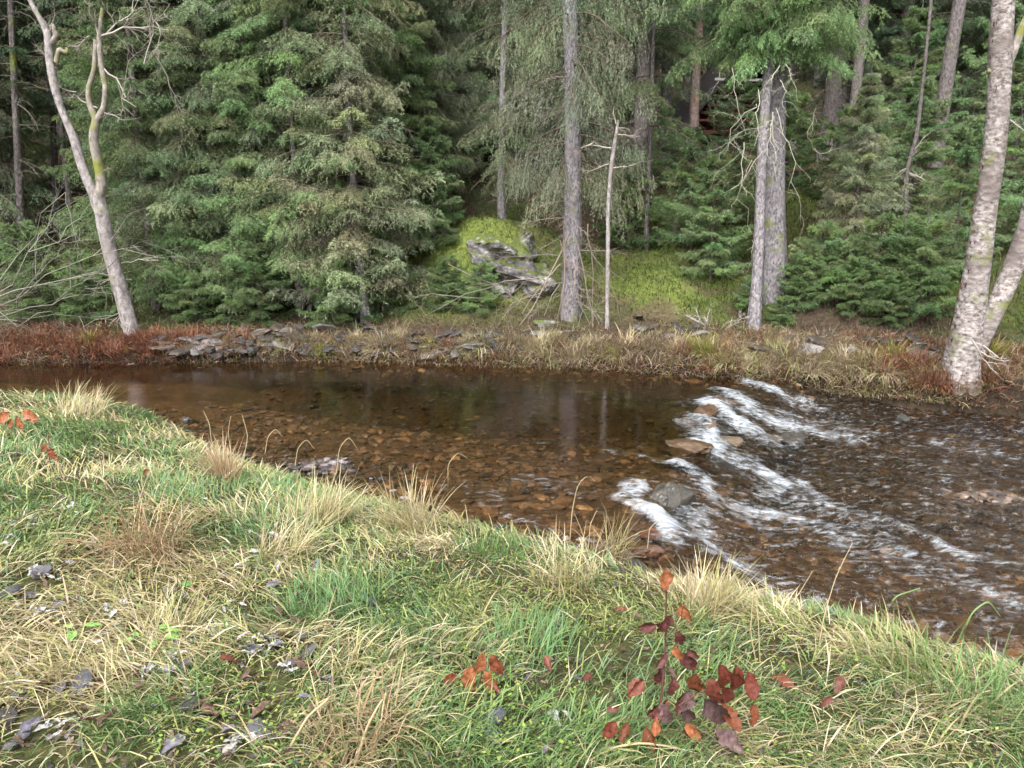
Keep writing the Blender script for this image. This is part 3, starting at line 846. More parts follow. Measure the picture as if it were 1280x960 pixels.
G1 = (.170, .230, .120); G2 = (.165, .240, .108); G3 = (.195, .235, .140); G4 = (.095, .150, .078); PALE = (.215, .250, .140)
KS = {
    'A': Kind(spruce('spruce_tree', 11, .8, 1.9, 1, .10, .27, 6, 0.22, G1, dead=40, droop0=.42)),
    'B': Kind(spruce('spruce_tree', 9, .5, 1.75, 2, .08, .25, 5, 0.12, G2, dead=30, droop0=.38)),
    'C': Kind(spruce('spruce_tree', 13, 1.2, 1.85, 3, .11, .29, 6, .4, G3, dead=50, droop0=.45)),
    'D': Kind(spruce('spruce_tree', 16, 2.6, 2.6, 4, .17, .28, 5, .1, G4, ntw=20, nsub=5, nsc=1.25, dead=46, split=8)),
    'E': Kind(spruce('spruce_tree', 19, 3.8, 2.7, 5, .2, .32, 5, .1, G4, ntw=16, nsub=5, nsc=1.6, dead=50, split=10, dead_to=5)),
    'Y': Kind(spruce('young_spruce', 3.2, .25, 1.4, 6, .03, .19, 4, 0., G2, ntw=22, nsub=5, nsc=.95, dead=10, droop0=.2, cat='young spruce', label='young')),
    'Z': Kind(spruce('young_spruce', 1.8, .1, 1.15, 7, .022, .13, 4, 0., (.125, .19, .075), ntw=20, nsub=5, nsc=.95, dead=0, droop0=.15, shape=.6, cat='young spruce', label='young')),
    'P': Kind(spruce('young_spruce', 4.2, .4, 1.5, 8, .04, .18, 5, .15, PALE, ntw=20, nsub=4, dens=.8, nsc=.95, dead=30, cat='young spruce', label='young')),
}


def base_at(px, Y):
    """ground point under column px at depth Y (px taken near the mid height of the frame)"""
    x = (px - 640) / F * Y * 1.02
    return np.array((x, Y, gz(x, Y) - .03))


front = [  # kind, px, depth, scale, label
    ('B', 205, 13.6, 1.00, 'bushy green spruce right behind the forked pale tree, boughs to the ground'),
    ('A', 288, 13.9, 1.02, 'broad spruce full to the ground behind the slate rubble, second right of the forked tree'),
    ('C', 372, 14.6, 1.05, 'tall drooping spruce behind the broad front spruces, pale trunk glimpsed low down'),
    ('P', 448, 13.3, 1.45, 'pale thin-needled spruce with a slender bare trunk left of the rock hump'),
    ('B', 505, 15.2, .95, 'spruce with bright layered boughs just left of the mossy hump'),
    ('D', 45, 16.2, 1.0, 'spruce with bare lower trunk behind the leafless shrub'),
    ('C', -20, 15.0, 1.1, 'large bluish-green spruce cut by the left border of the photo'),
    ('A', 235, 17.0, 1.15, 'tall spruce with hanging light boughs in the second row, above the bushy one'),
    ('C', 318, 17.6, 1.1, 'tall spruce with pale drooping fronds behind the broad spruce'),
    ('A', 425, 17.4, 1.1, 'big grey-green spruce rising behind the pale thin-needled one'),
    ('B', 560, 18.6, 1.0, 'spruce above the dark shaded outcrop'),
    ('Y', 545, 14.6, .8, 'young spruce on the shoulder of the mossy hump'),
    ('D', 500, 19.5, 1.05, 'dark-trunked spruce behind the dark shaded outcrop on its left'),
    ('C', 640, 19.0, 1.0, 'hanging grey spruce behind the slim trunk on the hump'),
    ('Y', 882, 13.9, .78, 'young spruce with a short bare stem left of the twin trunks'),
    ('Y', 850, 14.8, .75, 'young spruce with a crooked dark stem in the moss below the cabin'),
    ('Y', 905, 16.2, .5, 'young spruce directly below the cabin veranda'),
    ('P', 1050, 13.7, .78, 'pale sparse young spruce right of the twin trunks'),
    ('Z', 1010, 13.0, .75, 'low dark spruce bush at the foot of the twin trunks on the right'),
    ('Z', 1080, 12.4, .85, 'spreading low spruce bush above the yellow tuft'),
    ('Z', 1140, 12.1, .9, 'dense low spruce bush left of the big leaning birch-like trunk'),
    ('Y', 1172, 12.9, .85, 'young spruce with layered boughs behind the big flaky trunk'),
    ('Y', 1115, 14.8, .95, 'young spruce at the foot of the dead branchy stem'),
    ('Z', 1040, 15.8, 1.1, 'small spruce on the green slope between the thin grey trunks'),
    ('Y', 1230, 15.6, 1.1, 'young spruce between the flaky trunk and the grey trunk behind it'),
    ('Y', 1275, 13.2, 1.0, 'young spruce at the right border behind the curved trunk'),
    ('Z', 780, 15.6, 1.1, 'small spruce in the shade just right of the thin pale sapling'),
    ('Y', 820, 17.6, .6, 'young spruce below the reddish pine trunk on its left'),
    ('Z', 560, 13.2, .55, 'flat low spruce bush on the rubble at the foot of the mossy hump'),
    ('Z', 600, 13.0, .5, 'small spruce bush under the dead brush of the outcrop'),
    ('Z', 420, 12.8, .7, 'low spruce bush overhanging the slate rubble'),
    ('Z', 330, 12.9, .8, 'low green spruce bush in front of the broad spruce'),
    ('Z', 250, 12.9, .7, 'low spruce bush beside the slate wall right of the forked tree'),
    ('Z', 475, 13.4, .9, 'dense spruce bush at the foot of the slender bare trunk'),
    ('B', 178, 15.4, .9, 'narrow spruce between the forked pale tree and the bushy green spruce'),
    ('C', 248, 14.9, .95, 'narrow grey-green spruce squeezed between the bushy and the broad front spruces'),
    ('B', 335, 13.7, .95, 'slim green spruce just right of the broad front spruce'),
    ('A', 402, 14.0, .9, 'slim spruce between the tall drooping one and the pale thin-needled one'),
    ('B', 462, 16.0, 1.1, 'green spruce filling the gap behind the slender bare stem'),
    ('C', 540, 16.6, .9, 'grey drooping spruce on the shoulder above the mossy hump'),
    ('B', 600, 20.5, 1.2, 'green spruce above and behind the slim trunk on the hump'),
    ('B', 0, 17.5, 1.2, 'green spruce in the second row at the left border'),
    ('Z', 60, 13.4, 1.0, 'shaded low spruce bush behind the leafless shrub'),
    ('Z', 120, 13.0, .7, 'small spruce bush on the bank left of the forked pale tree'),
    ('Y', 1100, 18.5, 1.2, 'young spruce on the upper slope between the thin dark trunk and the leaning grey one'),
    ('Y', 1215, 18.8, 1.3, 'young spruce on the upper slope behind the big flaky trunk'),
    ('Y', 902, 24, 1.0, 'young spruce growing right below the cabin deck'),
    ('Y', 945, 22, .8, 'young spruce in front of the cabin railing'),
    ('Z', 992, 12.75, .55, 'small spruce bush pressed against the root flare of the twin trunks'),
    ('Z', 930, 12.9, .4, 'tiny spruce bush left of the twin trunks'),
    ('Z', 1060, 12.3, .55, 'small spruce bush low on the bank below the pale sparse spruce'),
    ('Z', 1105, 11.9, .5, 'small dark spruce bush next to the round yellowish tuft'),
    ('Z', 970, 12.4, .35, 'very small spruce bush right at the foot of the slender front trunk'),
    ('Z', 965, 17.2, 1.2, 'spruce bush partly hidden behind the twin trunks'),
]
for k, px, Yd, s, lb in front:
    KS[k].place(base_at(px, Yd), rng.uniform(0, 6.3), s, lb)

back = []
r2 = np.random.default_rng(77)
for (x0, x1, y0, y1, n, kinds) in [(-120, 700, 19.5, 25, 17, 'CDAD'), (-150, 760, 25, 34, 22, 'DEDA'), (-200, 800, 34, 50, 22, 'DE'), (700, 860, 22, 34, 7, 'DE'), (1000, 1400, 24, 34, 9, 'EED'), (1010, 1420, 21, 30, 9, 'DBCD'), (1000, 1450, 30, 40, 16, 'DCDE'), (820, 1450, 36, 46, 18, 'ED'), (750, 1450, 46, 60, 16, 'E')]:
    for i in range(n):
        px = x0 + (x1 - x0) * (i + r2.uniform(.1, .9)) / n
        back.append((kinds[int(r2.integers(len(kinds)))], px, r2.uniform(y0, y1), r2.uniform(.9, 1.25)))
for k, px, Yd, s in back:
    p = base_at(px, Yd)
    if 825 < px < 1015 and Yd < 37: continue
    KS[k].place(p, rng.uniform(0, 6.3), s, 'spruce standing back in the dim forest on the slope', 'spruces deep in the forest')

# the large weeping spruce, centre
wp = atY(713, 415, 12.9)
tp = []
for (x, y) in [(712, 418), (715, 330), (716, 200), (715, 90), (712, 0), (708, -250), (700, -900)]:
    q = atY(x, y, 12.9); tp.append((q[0] - wp[0], 0, q[2] - gz(wp[0], 12.9)))
t = spruce('weeping_spruce', 17, 2.5, 1.6, 31, .15, .27, 5, .8, (.185, .215, .140), ntw=18, nsub=5, dens=.85, skip_front=.5, nsc=1.0, dead=46, deadcol=(.30, .26, .22), barkm=B_GREY, trunk_pts=tp, shape=.35,
           droop0=.5, el0=0.0, dead_to=4, label='large grey-green weeping spruce with curtains of hanging twigs and a flared base', minL=.4)
t.location = (wp[0], 12.9, gz(wp[0], 12.9) - .05)


# ------------------------------------------------------------------ hand placed trunks
def px_path(pts, Y, K=40, dY=None):
    """pts (px,py,width_px[,Y])"""
    out = []
    for p in pts:
        yy = p[3] if len(p) > 3 else Y
        q = atY(p[0], p[1], yy); dist = q[1] * CP - (q[2] - CH) * SP
        out.append((q[0], q[1], q[2], p[2] * dist / F * .5))
    return resample(out, K)


def branches(m, starts, r, depth=3, col=(.5, .47, .43), jitter=.25, kids=(3, 5), grav=0.0, shrink=.55, kpts=7):
    """starts: list of (pos, dir, length, radius)"""
    cur = starts
    for lev in range(depth):
        Ps, Rs, nxt = [], [], []
        for p, dn, ln, rd in cur:
            t = np.linspace(0, 1, kpts)[:, None]
            w = np.cumsum(r.normal(0, jitter / kpts ** .5, (kpts, 3)), 0) * ln * .5; w[0] = 0
            P = p + dn * ln * t + w * t ** .5; P[:, 2] -= grav * ln * t[:, 0] ** 2
            Ps.append(P); Rs.append(rd * (1.0 - .7 * t[:, 0]))
            if lev < depth - 1:
                for _ in range(int(r.integers(kids[0], kids[1] + 1))):
                    i = int(r.integers(1, kpts)); tg = nrm(P[i] - P[i - 1])
                    nd = nrm(tg * .8 + r.normal(0, .5, 3))
                    nxt.append((P[i], nd, ln * shrink * r.uniform(.5, 1.1), max(rd * .5, .0012)))
        tubes(m, np.array(Ps), np.array(Rs), 4 if lev == 0 else 3, np.asarray(col)[None] * r.uniform(.75, 1.2, (len(Ps), 1)))
        cur = nxt


def set_root(root, objs):
    """root already at its place: shift the children's meshes into its frame"""
    import mathutils
    off = np.array(root.location)
    for o in objs:
        me = o.data; co = np.empty(len(me.vertices) * 3, np.float32); me.vertices.foreach_get('co', co)
        co = (co.reshape(-1, 3) - off).ravel(); me.vertices.foreach_set('co', co.astype(np.float32)); me.update()


def trunk_thing(name, label, cat, stems, barkm, Y, twigs=None, flare=.35, parts=None, sides=18, K=46, crown=None, flakes=None, limbm=None):
    """stems: list of px paths (first is the trunk)"""
    main = px_path(stems[0], Y, K)
    b = main[0]
    root = thing(name, (b[0], b[1], b[2]), label, cat)
    objs = []
    m = MB(); P = main[:, :3].copy(); tubes(m, P, main[:, 3], sides, WHITE, lump=.07, flare=flare)
    if flakes: flakes(m, main)
    objs.append(m.build('trunk', barkm, root))
    for k_, s in enumerate(stems[1:]):
        q = px_path(s, Y, 26); m = MB(); tubes(m, q[:, :3], q[:, 3], 10, WHITE, lump=.12)
        objs.append(m.build('limb', limbm[k_] if limbm else barkm, root))
    if twigs:
        m2 = MB(); res = twigs(m2, main)
        if res is None:
            objs.append(m2.build('dead_branches', M_TWIG, root))
        else:
            for s_ in res[0]:
                m2 = MB(); branches(m2, [s_], *res[1:]); objs.append(m2.build('branch', M_TWIG, root))
    if crown:
        mc, mw = MB(), MB(); crown(mc, mw, main); objs.append(mc.build('crown', M_NEEDLE, root)); objs.append(mw.build('branches', M_TWIG, root))
    set_root(root, objs)
    return root


def dirpx(x0, y0, x1, y1, Y):
    a, b = atY(x0, y0, Y), atY(x1, y1, Y); return a, nrm(b - a), float(np.linalg.norm(b - a))


# forked pale tree on the left
r = np.random.default_rng(5)
Yl = 12.0


def tw_left(m, main):
    st = []
    for (x0, y0, x1, y1, w, dy) in [(126, 45, 210, 12, 5, .3), (124, 48, 112, 14, 4, -.2), (130, 86, 216, 132, 4, -.4), (122, 135, 95, 115, 3, .2), (128, 140, 160, 148, 2.5, -.2), (112, 45, 92, 60, 3, .2),
                                    (195, 28, 216, 68, 2.5, 0), (130, 213, 140, 210, 2, 0), (95, 115, 78, 110, 2, .1), (70, 85, 45, 60, 2.5, .3), (60, 50, 72, 20, 3, 0), (125, 50, 150, -20, 4, .3), (36, 0, 20, -60, 5, 0), (180, 80, 200, 0, 3, .3), (195, 70, 215, 130, 3, .4)]:
        a, dn, ln = dirpx(x0, y0, x1, y1, Yl); dn = nrm(dn + np.array((0, dy, 0)))
        st.append((a, dn, ln * 1.05, w * 12.2 / F * .5))
    return [(a_, b_, c_, d_ * .6) for a_, b_, c_, d_ in st], r, 3, (.34, .30, .27), .3, (4, 7), .05


trunk_thing('forked_tree', 'leaning pale-barked forked tree with yellow moss on its crooked limbs', 'broadleaf tree',
            [[(176, 440, 24), (166, 418, 19), (150, 360, 18), (136, 310, 17), (127, 265, 17), (121, 245, 17)],
             [(121, 250, 13), (108, 222, 11), (98, 195, 11), (94, 175, 12), (82, 150, 9), (72, 125, 9), (66, 100, 11), (60, 60, 10), (62, 42, 10), (48, 20, 6), (34, -6, 6), (20, -60, 5)],
             [(122, 250, 13), (128, 235, 12), (124, 210, 12), (118, 185, 12), (116, 165, 12), (122, 150, 9), (112, 135, 7), (110, 110, 7), (118, 90, 6), (120, 50, 6)],
             [(120, 152, 9), (130, 135, 6), (132, 110, 7), (126, 80, 7), (124, 45, 6), (128, 10, 4)],
             [(64, 55, 7), (70, 45, 7), (66, 30, 4)], [(70, 78, 6), (74, 62, 6), (84, 66, 5), (84, 60, 3)],
             [(170, 430, 9), (160, 415, 7), (152, 405, 5)]],
            B_PALE, Yl, tw_left, flare=.3, limbm=[B_PALE, B_MOSSY, B_MOSSY, B_MOSSY, B_MOSSY, B_MOSSY, B_PALE])

# big flaky trunk on the right, with a second curved trunk beside it
rb = np.random.default_rng(8)


def tw_r(m, main):
    st = []
    for (x0, y0, x1, y1, w) in [(1225, 440, 1262, 452, 3), (1228, 432, 1258, 445, 2.5), (1215, 425, 1240, 470, 2.5), (1262, 150, 1285, 165, 2.5)]:
        a, dn, ln = dirpx(x0, y0, x1, y1, 9.6); st.append((a, dn, ln, w * .005))
    return st, rb, 3, (.42, .38, .34), .2, (2, 4)


def flakes_r(m, main):
    for _ in range(40):
        i = int(rb.integers(4, 30)); p = main[i]; a = rb.uniform(PI * .8, PI * 1.35); q = p[:3] + np.array((math.cos(a), math.sin(a), 0)) * p[3] * .98
        d_ = nrm(np.array((math.cos(a), math.sin(a), rb.uniform(-.6, .6)))); s = rb.uniform(.01, .03); u = np.array((0, 0, 1.)) * s
        m.add([q - u, q + u, q + d_ * s * 1.4 + u * .5, q + d_ * s - u], [[0, 1, 2, 3]], (.30, .17, .11))


trunk_thing('flaky_bark_tree', 'thick leaning trunk with flaky pinkish-white bark and a hollow at its base', 'broadleaf tree',
            [[(1202, 492, 44), (1200, 470, 40), (1206, 430, 35), (1215, 380, 33), (1224, 320, 30), (1232, 260, 26), (1240, 210, 25), (1246, 160, 26), (1249, 120, 24), (1250, 80, 27), (1252, 30, 27), (1256, -20, 26), (1268, -160, 22), (1290, -420, 16)],
             [(1172, 484, 14), (1186, 470, 15), (1196, 452, 13), (1203, 432, 8)],
             [(1250, 92, 12), (1260, 78, 12), (1268, 62, 10), (1276, 38, 11), (1290, 10, 9), (1310, -60, 7)],
             [(1252, 92, 9), (1240, 90, 7), (1233, 88, 5)]],
            B_PINK, 9.9, tw_r, flare=.28, sides=22, flakes=flakes_r, limbm=[B_PINK, B_MOSSY, B_MOSSY])
trunk_thing('curved_tree', 'curved pale trunk sweeping out to the right from beside the thick flaky one', 'broadleaf tree',
            [[(1206, 470, 22, 10.3), (1222, 430, 24, 10.4), (1238, 398, 24, 10.4), (1256, 360, 24, 10.5), (1272, 320, 23, 10.5), (1288, 270, 22, 10.5), (1300, 210, 21, 10.5), (1320, 60, 18, 10.5), (1340, -200, 14, 10.5)]],
            B_PINK, 10.4, None, flare=.2, sides=18)

# twin trunks
rt = np.random.default_rng(12)


def tw_twin(m, main):
    st = []
    Yt = 12.0
    for (x0, y0, x1, y1, w, dy) in [(975, 82, 948, 112, 3, -.3), (948, 112, 925, 190, 2.6, -.3), (945, 130, 905, 200, 2.4, -.2), (968, 150, 930, 178, 2.6, -.3), (965, 150, 985, 200, 3, -.5), (966, 140, 948, 190, 3, -.5), (970, 135, 992, 190, 3, -.4),
                                    (968, 145, 975, 215, 2.5, -.6), (930, 178, 920, 260, 2.4, -.1), (952, 190, 922, 240, 2.2, -.1), (982, 80, 988, 110, 3, -.2), (985, 95, 1002, 90, 2, -.2), (925, 165, 895, 200, 2, 0), (940, 200, 925, 275, 2.2, -.1),
                                    (972, 160, 990, 245, 2.2, -.4), (940, 300, 932, 330, 2, -.1), (975, 100, 966, 150, 2.4, -.4), (1020, 135, 1020, 185, 2, .2), (1018, 185, 1050, 195, 2, .1), (915, 85, 928, 140, 2.2, 0), (900, 90, 918, 138, 2, 0)]:
        a, dn, ln = dirpx(x0, y0, x1, y1, Yt); dn = nrm(dn + np.array((0, dy, 0))); st.append((a, dn, ln, w * .0062))
    return [(a_, b_, c_, d_ * .42) for a_, b_, c_, d_ in st], rt, 3, (.42, .41, .33), .5, (3, 5), .12, .5


def crown_twin(mc, mw, main):
    n = 84; z = rt.uniform(5.0, 9.5, n); x = np.interp(z, main[:, 2], main[:, 0]); y = np.interp(z, main[:, 2], main[:, 1])
    az = rt.uniform(0, 2 * PI, n)
    # the lowest living boughs hang towards the river
    az[:44] = rt.uniform(-PI, 0, 44); z[:44] = rt.uniform(5.05, 6.4, 44)
    boughs(mc, mw, np.stack((x, y, z), 1), az, rt.uniform(-.1, .25, n), rt.uniform(.9, 1.9, n), rt.uniform(.3, .6, n), rt.uniform(0, .15, n), .35, 24, 6, 1.1, 1.0, rt, (.145, .225, .095))


trunk_thing('slender_spruce', 'slender grey trunk in front of the twin pair, rising from the waterline grass', 'spruce tree',
            [[(938, 440, 19, 11.9), (942, 415, 15, 11.95), (947, 340, 13, 12.1), (950, 260, 12.5, 12.3), (953, 190, 12.5, 12.5), (958, 110, 12, 12.75), (965, 50, 11, 12.95), (972, -60, 10, 13.1), (982, -300, 8, 13.5)]], B_GREY, 11.9, tw_twin, flare=.5)
trunk_thing('stout_spruce', 'stout grey spruce trunk of the twin pair with a wide root flare and green crown', 'spruce tree',
            [[(962, 440, 46), (964, 400, 40), (966, 375, 32), (968, 350, 29), (967, 300, 27), (967, 200, 26), (969, 120, 25), (971, 40, 23), (973, -60, 22), (978, -350, 16), (985, -900, 9)]],
            B_GREY, 13.2, None, flare=.9, crown=crown_twin)

# mid-distance bare trunks
def crown_gen(zlo, zhi, n, Lm, col, weep=.2, seed=1, ntw=20, nsc=1.0):
    def f(mc, mw, main):
        q = np.random.default_rng(seed)
        z = q.uniform(zlo, zhi, n); x = np.interp(z, main[:, 2], main[:, 0]); y = np.interp(z, main[:, 2], main[:, 1])
        boughs(mc, mw, np.stack((x, y, z), 1), q.uniform(0, 2 * PI, n), q.uniform(-.05, .2, n), Lm * q.uniform(.5, 1.1, n), q.uniform(.3, .6, n), q.uniform(.05, .2, n), weep, ntw, 5, 1.0, nsc, q, col)
    return f


rm = np.random.default_rng(20)


def stubs(n, ln=.35, col=(.25, .22, .2), top=None):
    def f(m, main):
        i = rm.integers(3, len(main) - 3, n)
        dead_boughs(m, main[i, :3], rm.uniform(0, 6.3, n), rm.uniform(.3, 1, n) * ln, rm, col, nt=6, ns=2)
    return f


trunk_thing('pine_tree', 'straight reddish-barked pine trunk just left of the cabin', 'pine tree', [[(864, 216, 12), (867, 160, 11), (870, 90, 11), (874, 30, 10), (877, -20, 12), (884, -200, 10), (895, -600, 7)]], B_PINE, 20.0, stubs(14, .5), crown=crown_gen(9.5, 16, 40, 1.8, G4, .1, 69))
trunk_thing('bare_spruce', 'thin dark grey trunk behind the pale young spruce, right of the twin trunks', 'spruce tree', [[(1060, 245, 13), (1064, 190, 12), (1070, 110, 12), (1078, 40, 12), (1083, -20, 11), (1095, -200, 9), (1120, -600, 6)]], B_SPRUCE, 17.5, stubs(14, .6), crown=crown_gen(7.2, 14, 40, 1.9, G4, .1, 70))
trunk_thing('bare_spruce', 'thick grey trunk leaning right behind the dead branchy stem', 'spruce tree', [[(1166, 250, 17), (1171, 190, 17), (1180, 120, 17), (1190, 55, 16), (1202, -10, 16), (1230, -200, 14), (1280, -600, 10)]], B_SPRUCE, 16.5, stubs(16, .7))
trunk_thing('bare_spruce', 'very dark trunk in the shade between the two grey leaning trunks', 'spruce tree', [[(1122, 180, 14), (1127, 80, 13), (1132, -20, 12), (1150, -400, 8)]], B_SPRUCE, 24.0, stubs(12, .8))
trunk_thing('slim_spruce', 'slim grey trunk standing on top of the mossy rock hump', 'spruce tree', [[(628, 290, 13), (627, 275, 10), (626, 230, 9), (627, 190, 8), (628, 120, 8), (632, 0, 7), (640, -200, 5)]], B_GREY, 15.0, stubs(22, .9, (.2, .19, .13)), crown=crown_gen(2.9, 8.5, 46, 1.3, G3, .35, 61))
trunk_thing('bare_spruce', 'short visible grey trunk above the dark shaded outcrop', 'spruce tree', [[(574, 245, 8), (573, 200, 7), (572, 150, 7), (570, 0, 6)]], B_GREY, 19.0, stubs(14, .7), crown=crown_gen(4.4, 10, 46, 1.7, G1, .2, 62))
trunk_thing('slim_spruce', 'slim trunk right of the thin pale sapling with mossy ground below', 'spruce tree', [[(808, 330, 7), (808, 280, 6), (812, 200, 5), (815, 100, 5), (820, -50, 4)]], B_SPRUCE, 15.2, stubs(18, .7, (.14, .13, .09)), crown=crown_gen(3.6, 10, 46, 1.4, G1, .2, 63))
trunk_thing('slim_spruce', 'leaning slim grey trunk between the broad spruce and the pale thin-needled one', 'spruce tree', [[(412, 345, 12), (407, 310, 9), (402, 250, 8), (396, 150, 7), (390, 0, 6)]], B_SPRUCE, 15.2, stubs(20, .8, (.2, .18, .13)), crown=crown_gen(2.6, 9, 60, 1.5, G3, .25, 64))
trunk_thing('slim_spruce', 'slim brown trunk in front of the slate rubble, right of the broad spruce', 'spruce tree', [[(375, 400, 11), (374, 350, 9), (371, 280, 8), (365, 150, 6), (355, 0, 5)]], B_SPRUCE, 13.3, stubs(22, .7, (.2, .18, .13)), crown=crown_gen(1.5, 9, 60, 1.3, G2, .15, 65))
trunk_thing('slim_spruce', 'slender bare grey stem rising from the rubble left of the mossy hump', 'spruce tree', [[(457, 405, 11), (452, 350, 9), (446, 290, 8), (440, 200, 8), (436, 130, 7), (430, 0, 6), (424, -120, 4)]], B_GREY, 13.0, stubs(40, .9, (.25, .22, .16)), crown=crown_gen(1.6, 9, 64, 1.4, PALE, .3, 66))
trunk_thing('bare_spruce', 'dim thin trunk right of the forked pale tree fork', 'spruce tree', [[(156, 330, 8), (148, 250, 8), (138, 180, 7), (128, 90, 6), (118, 0, 5)]], B_SPRUCE, 15.5, stubs(20, .8, (.2, .18, .15)), crown=crown_gen(4.0, 9, 36, 1.4, G3, .2, 67))
for (x_, y_, w_, Y_, lb_) in [(30, 395, 9, 15.0, 'dim brown trunk bristling with dead twigs at the left border'), (75, 385, 8, 16.8, 'thin dim trunk with dead twigs behind the low spruce bush'), (150, 375, 9, 17.5, 'dim trunk with dead twigs in the gap right of the forked tree'), (118, 380, 7, 18.5, 'faint far trunk in the dark gap left of the forked tree')]:
    trunk_thing('bare_spruce', lb_, 'spruce tree', [[(x_, y_, w_ * 1.2), (x_ - 4, y_ - 120, w_), (x_ - 10, y_ - 250, w_ * .9), (x_ - 18, y_ - 420, w_ * .8), (x_ - 26, y_ - 700, w_ * .6)]], B_SPRUCE, Y_, stubs(70, 1.5, (.20, .18, .15)), crown=crown_gen(6.5, 12, 40, 1.5, G4, .2, int(x_)))
trunk_thing('bare_spruce', 'dim thin trunk left of the forked pale tree', 'spruce tree', [[(100, 340, 7), (88, 260, 6), (78, 180, 6), (66, 0, 5)]], B_SPRUCE, 16.0, stubs(20, .8, (.2, .18, .15)))
trunk_thing('bare_spruce', 'thin trunk showing through the fronds of the second-row spruces', 'spruce tree', [[(352, 180, 8), (347, 110, 8), (343, 60, 7), (338, -40, 6)]], B_SPRUCE, 16.5, stubs(14, .7, (.2, .18, .15)), crown=crown_gen(4.6, 10, 50, 1.6, G1, .2, 68))


def tw_sap(m, main):
    st = []
    for (x0, y0, x1, y1, w) in [(764, 185, 742, 178, 2.5), (742, 178, 724, 185, 2), (770, 160, 790, 158, 2), (761, 205, 732, 215, 1.6), (772, 168, 800, 175, 1.6), (770, 155, 766, 140, 1.6), (765, 210, 800, 205, 1.4)]:
        a, dn, ln = dirpx(x0, y0, x1, y1, 12.3); st.append((a, dn, ln, w * .006))
    return st, rm, 3, (.42, .37, .32), .25, (3, 5)


trunk_thing('pale_sapling', 'thin pale leafless sapling beside the weeping spruce', 'sapling', [[(759, 425, 6), (759, 380, 5), (760, 310, 5.5), (760, 260, 5), (763, 215, 5), (768, 180, 5), (773, 150, 3)]], B_PALE, 12.3, tw_sap, flare=.1, sides=10)


def tw_dead(m, main):
    st = []
    for (x0, y0, x1, y1, w) in [(1134, 210, 1100, 220, 2.4), (1134, 215, 1160, 240, 2.4), (1134, 212, 1105, 245, 2), (1136, 200, 1150, 175, 3), (1132, 220, 1125, 260, 2), (1135, 218, 1170, 225, 2)]:
        a, dn, ln = dirpx(x0, y0, x1, y1, 14.0); st.append((a, dn, ln, w * .006))
    return st, rm, 3, (.36, .34, .28), .3, (3, 5)


trunk_thing('dead_spruce', 'dead thin stem with a whorl of pale bare twigs behind the spruce bushes', 'dead tree', [[(1133, 330, 4), (1132, 270, 5), (1134, 210, 5), (1146, 170, 5), (1156, 80, 4), (1166, -20, 4), (1175, -120, 3)]], B_SPRUCE, 14.0, tw_dead, flare=.1, sides=8)

# extra trees crossing above the frame at right: high crown foliage behind the twin trunks
for (px, Yd, s, rz_, lb) in [(1010, 21, 1.0, .4, 'tall spruce with a dark hanging crown above the twin trunks'), (790, 19.5, .9, 2.2, 'tall spruce whose dark crown hangs between the weeping spruce and the pine'), (1230, 20, 1.0, 1.2, 'tall spruce with a dark crown behind the flaky trunk')]:
    KS['E'].place(base_at(px, Yd), rz_, s, lb)


# leafless shrub reaching in from the left
def bare_thing(name, label, cat, starts, r, depth, col, base, jitter=.25, kids=(3, 6), grav=0., shrink=.55):
    root = thing(name, base, label, cat); m = MB(); branches(m, starts, r, depth, col, jitter, kids, grav, shrink)
    o = m.build('branches', M_TWIG, root); set_root(root, [o]); return root


rs = np.random.default_rng(33)
st = []
b0 = atY(-70, 420, 11.7)
for (x1, y1, w) in [(60, 235, 6), (20, 250, 5), (110, 262, 4), (90, 300, 5), (120, 330, 4), (60, 350, 4), (130, 365, 4), (50, 390, 3), ]:
    q = atY(x1, y1, 11.3 + rs.uniform(-.5, .6)); v = q - b0; st.append((b0, nrm(v), float(np.linalg.norm(v)), w * .006))
bare_thing('leafless_shrub', 'leafless pale-twigged shrub reaching over the water at the left border', 'shrub', [(a_, b_, c_, d_ * .5) for a_, b_, c_, d_ in st], rs, 4, (.25, .24, .20), b0, .35, (3, 5), 0.03)
st = []
for (x0, y0, x1, y1) in [(160, 385, 95, 395), (165, 360, 105, 440), (165, 350, 110, 345), (150, 330, 200, 330)]:
    a, dn, ln = dirpx(x0, y0, x1, y1, 12.3); st.append((a, dn, ln, .012))
bare_thing('fallen_branch', 'bare grey branch spreading low beside the forked tree trunk', 'branch', st, rs, 3, (.36, .34, .28), (st[0][0]), .3, (4, 6), .1)
st = []
for (x0, y0, x1, y1, w) in [(700, 330, 560, 440, 5), (690, 345, 560, 360, 4), (690, 350, 600, 420, 4), (700, 355, 640, 430, 4), (560, 330, 680, 410, 3), (620, 370, 520, 365, 3), (700, 320, 590, 345, 3)]:
    a, dn, ln = dirpx(x0, y0, x1, y1, 12.9); st.append((a, dn, ln, w * .0024))
bare_thing('dead_brush', 'tangle of grey dead branches hanging in front of the pale rock outcrop', 'dead branches', st, rs, 3, (.25, .22, .18), st[0][0], .3, (4, 7), .12)
st = []
for (x0, y0, x1, y1, w) in [(705, 300, 690, 440, 4), (712, 290, 660, 420, 4), (700, 300, 730, 420, 3), (735, 280, 745, 400, 3), (720, 300, 752, 390, 3)]:
    a, dn, ln = dirpx(x0, y0, x1, y1, 12.6); st.append((a, dn, ln, w * .004))
bare_thing('dead_brush', 'brown dead twigs drooping round the foot of the weeping spruce', 'dead branches', st, rs, 3, (.28, .23, .19), st[0][0], .22, (5, 8), .12)
st = []
for (x0, y0, x1, y1, w) in [(900, 425, 868, 400, 4), (905, 430, 860, 425, 3), (900, 420, 930, 395, 3), (895, 430, 880, 390, 3)]:
    a, dn, ln = dirpx(x0, y0, x1, y1, 12.0); st.append((a, dn, ln, w * .004))
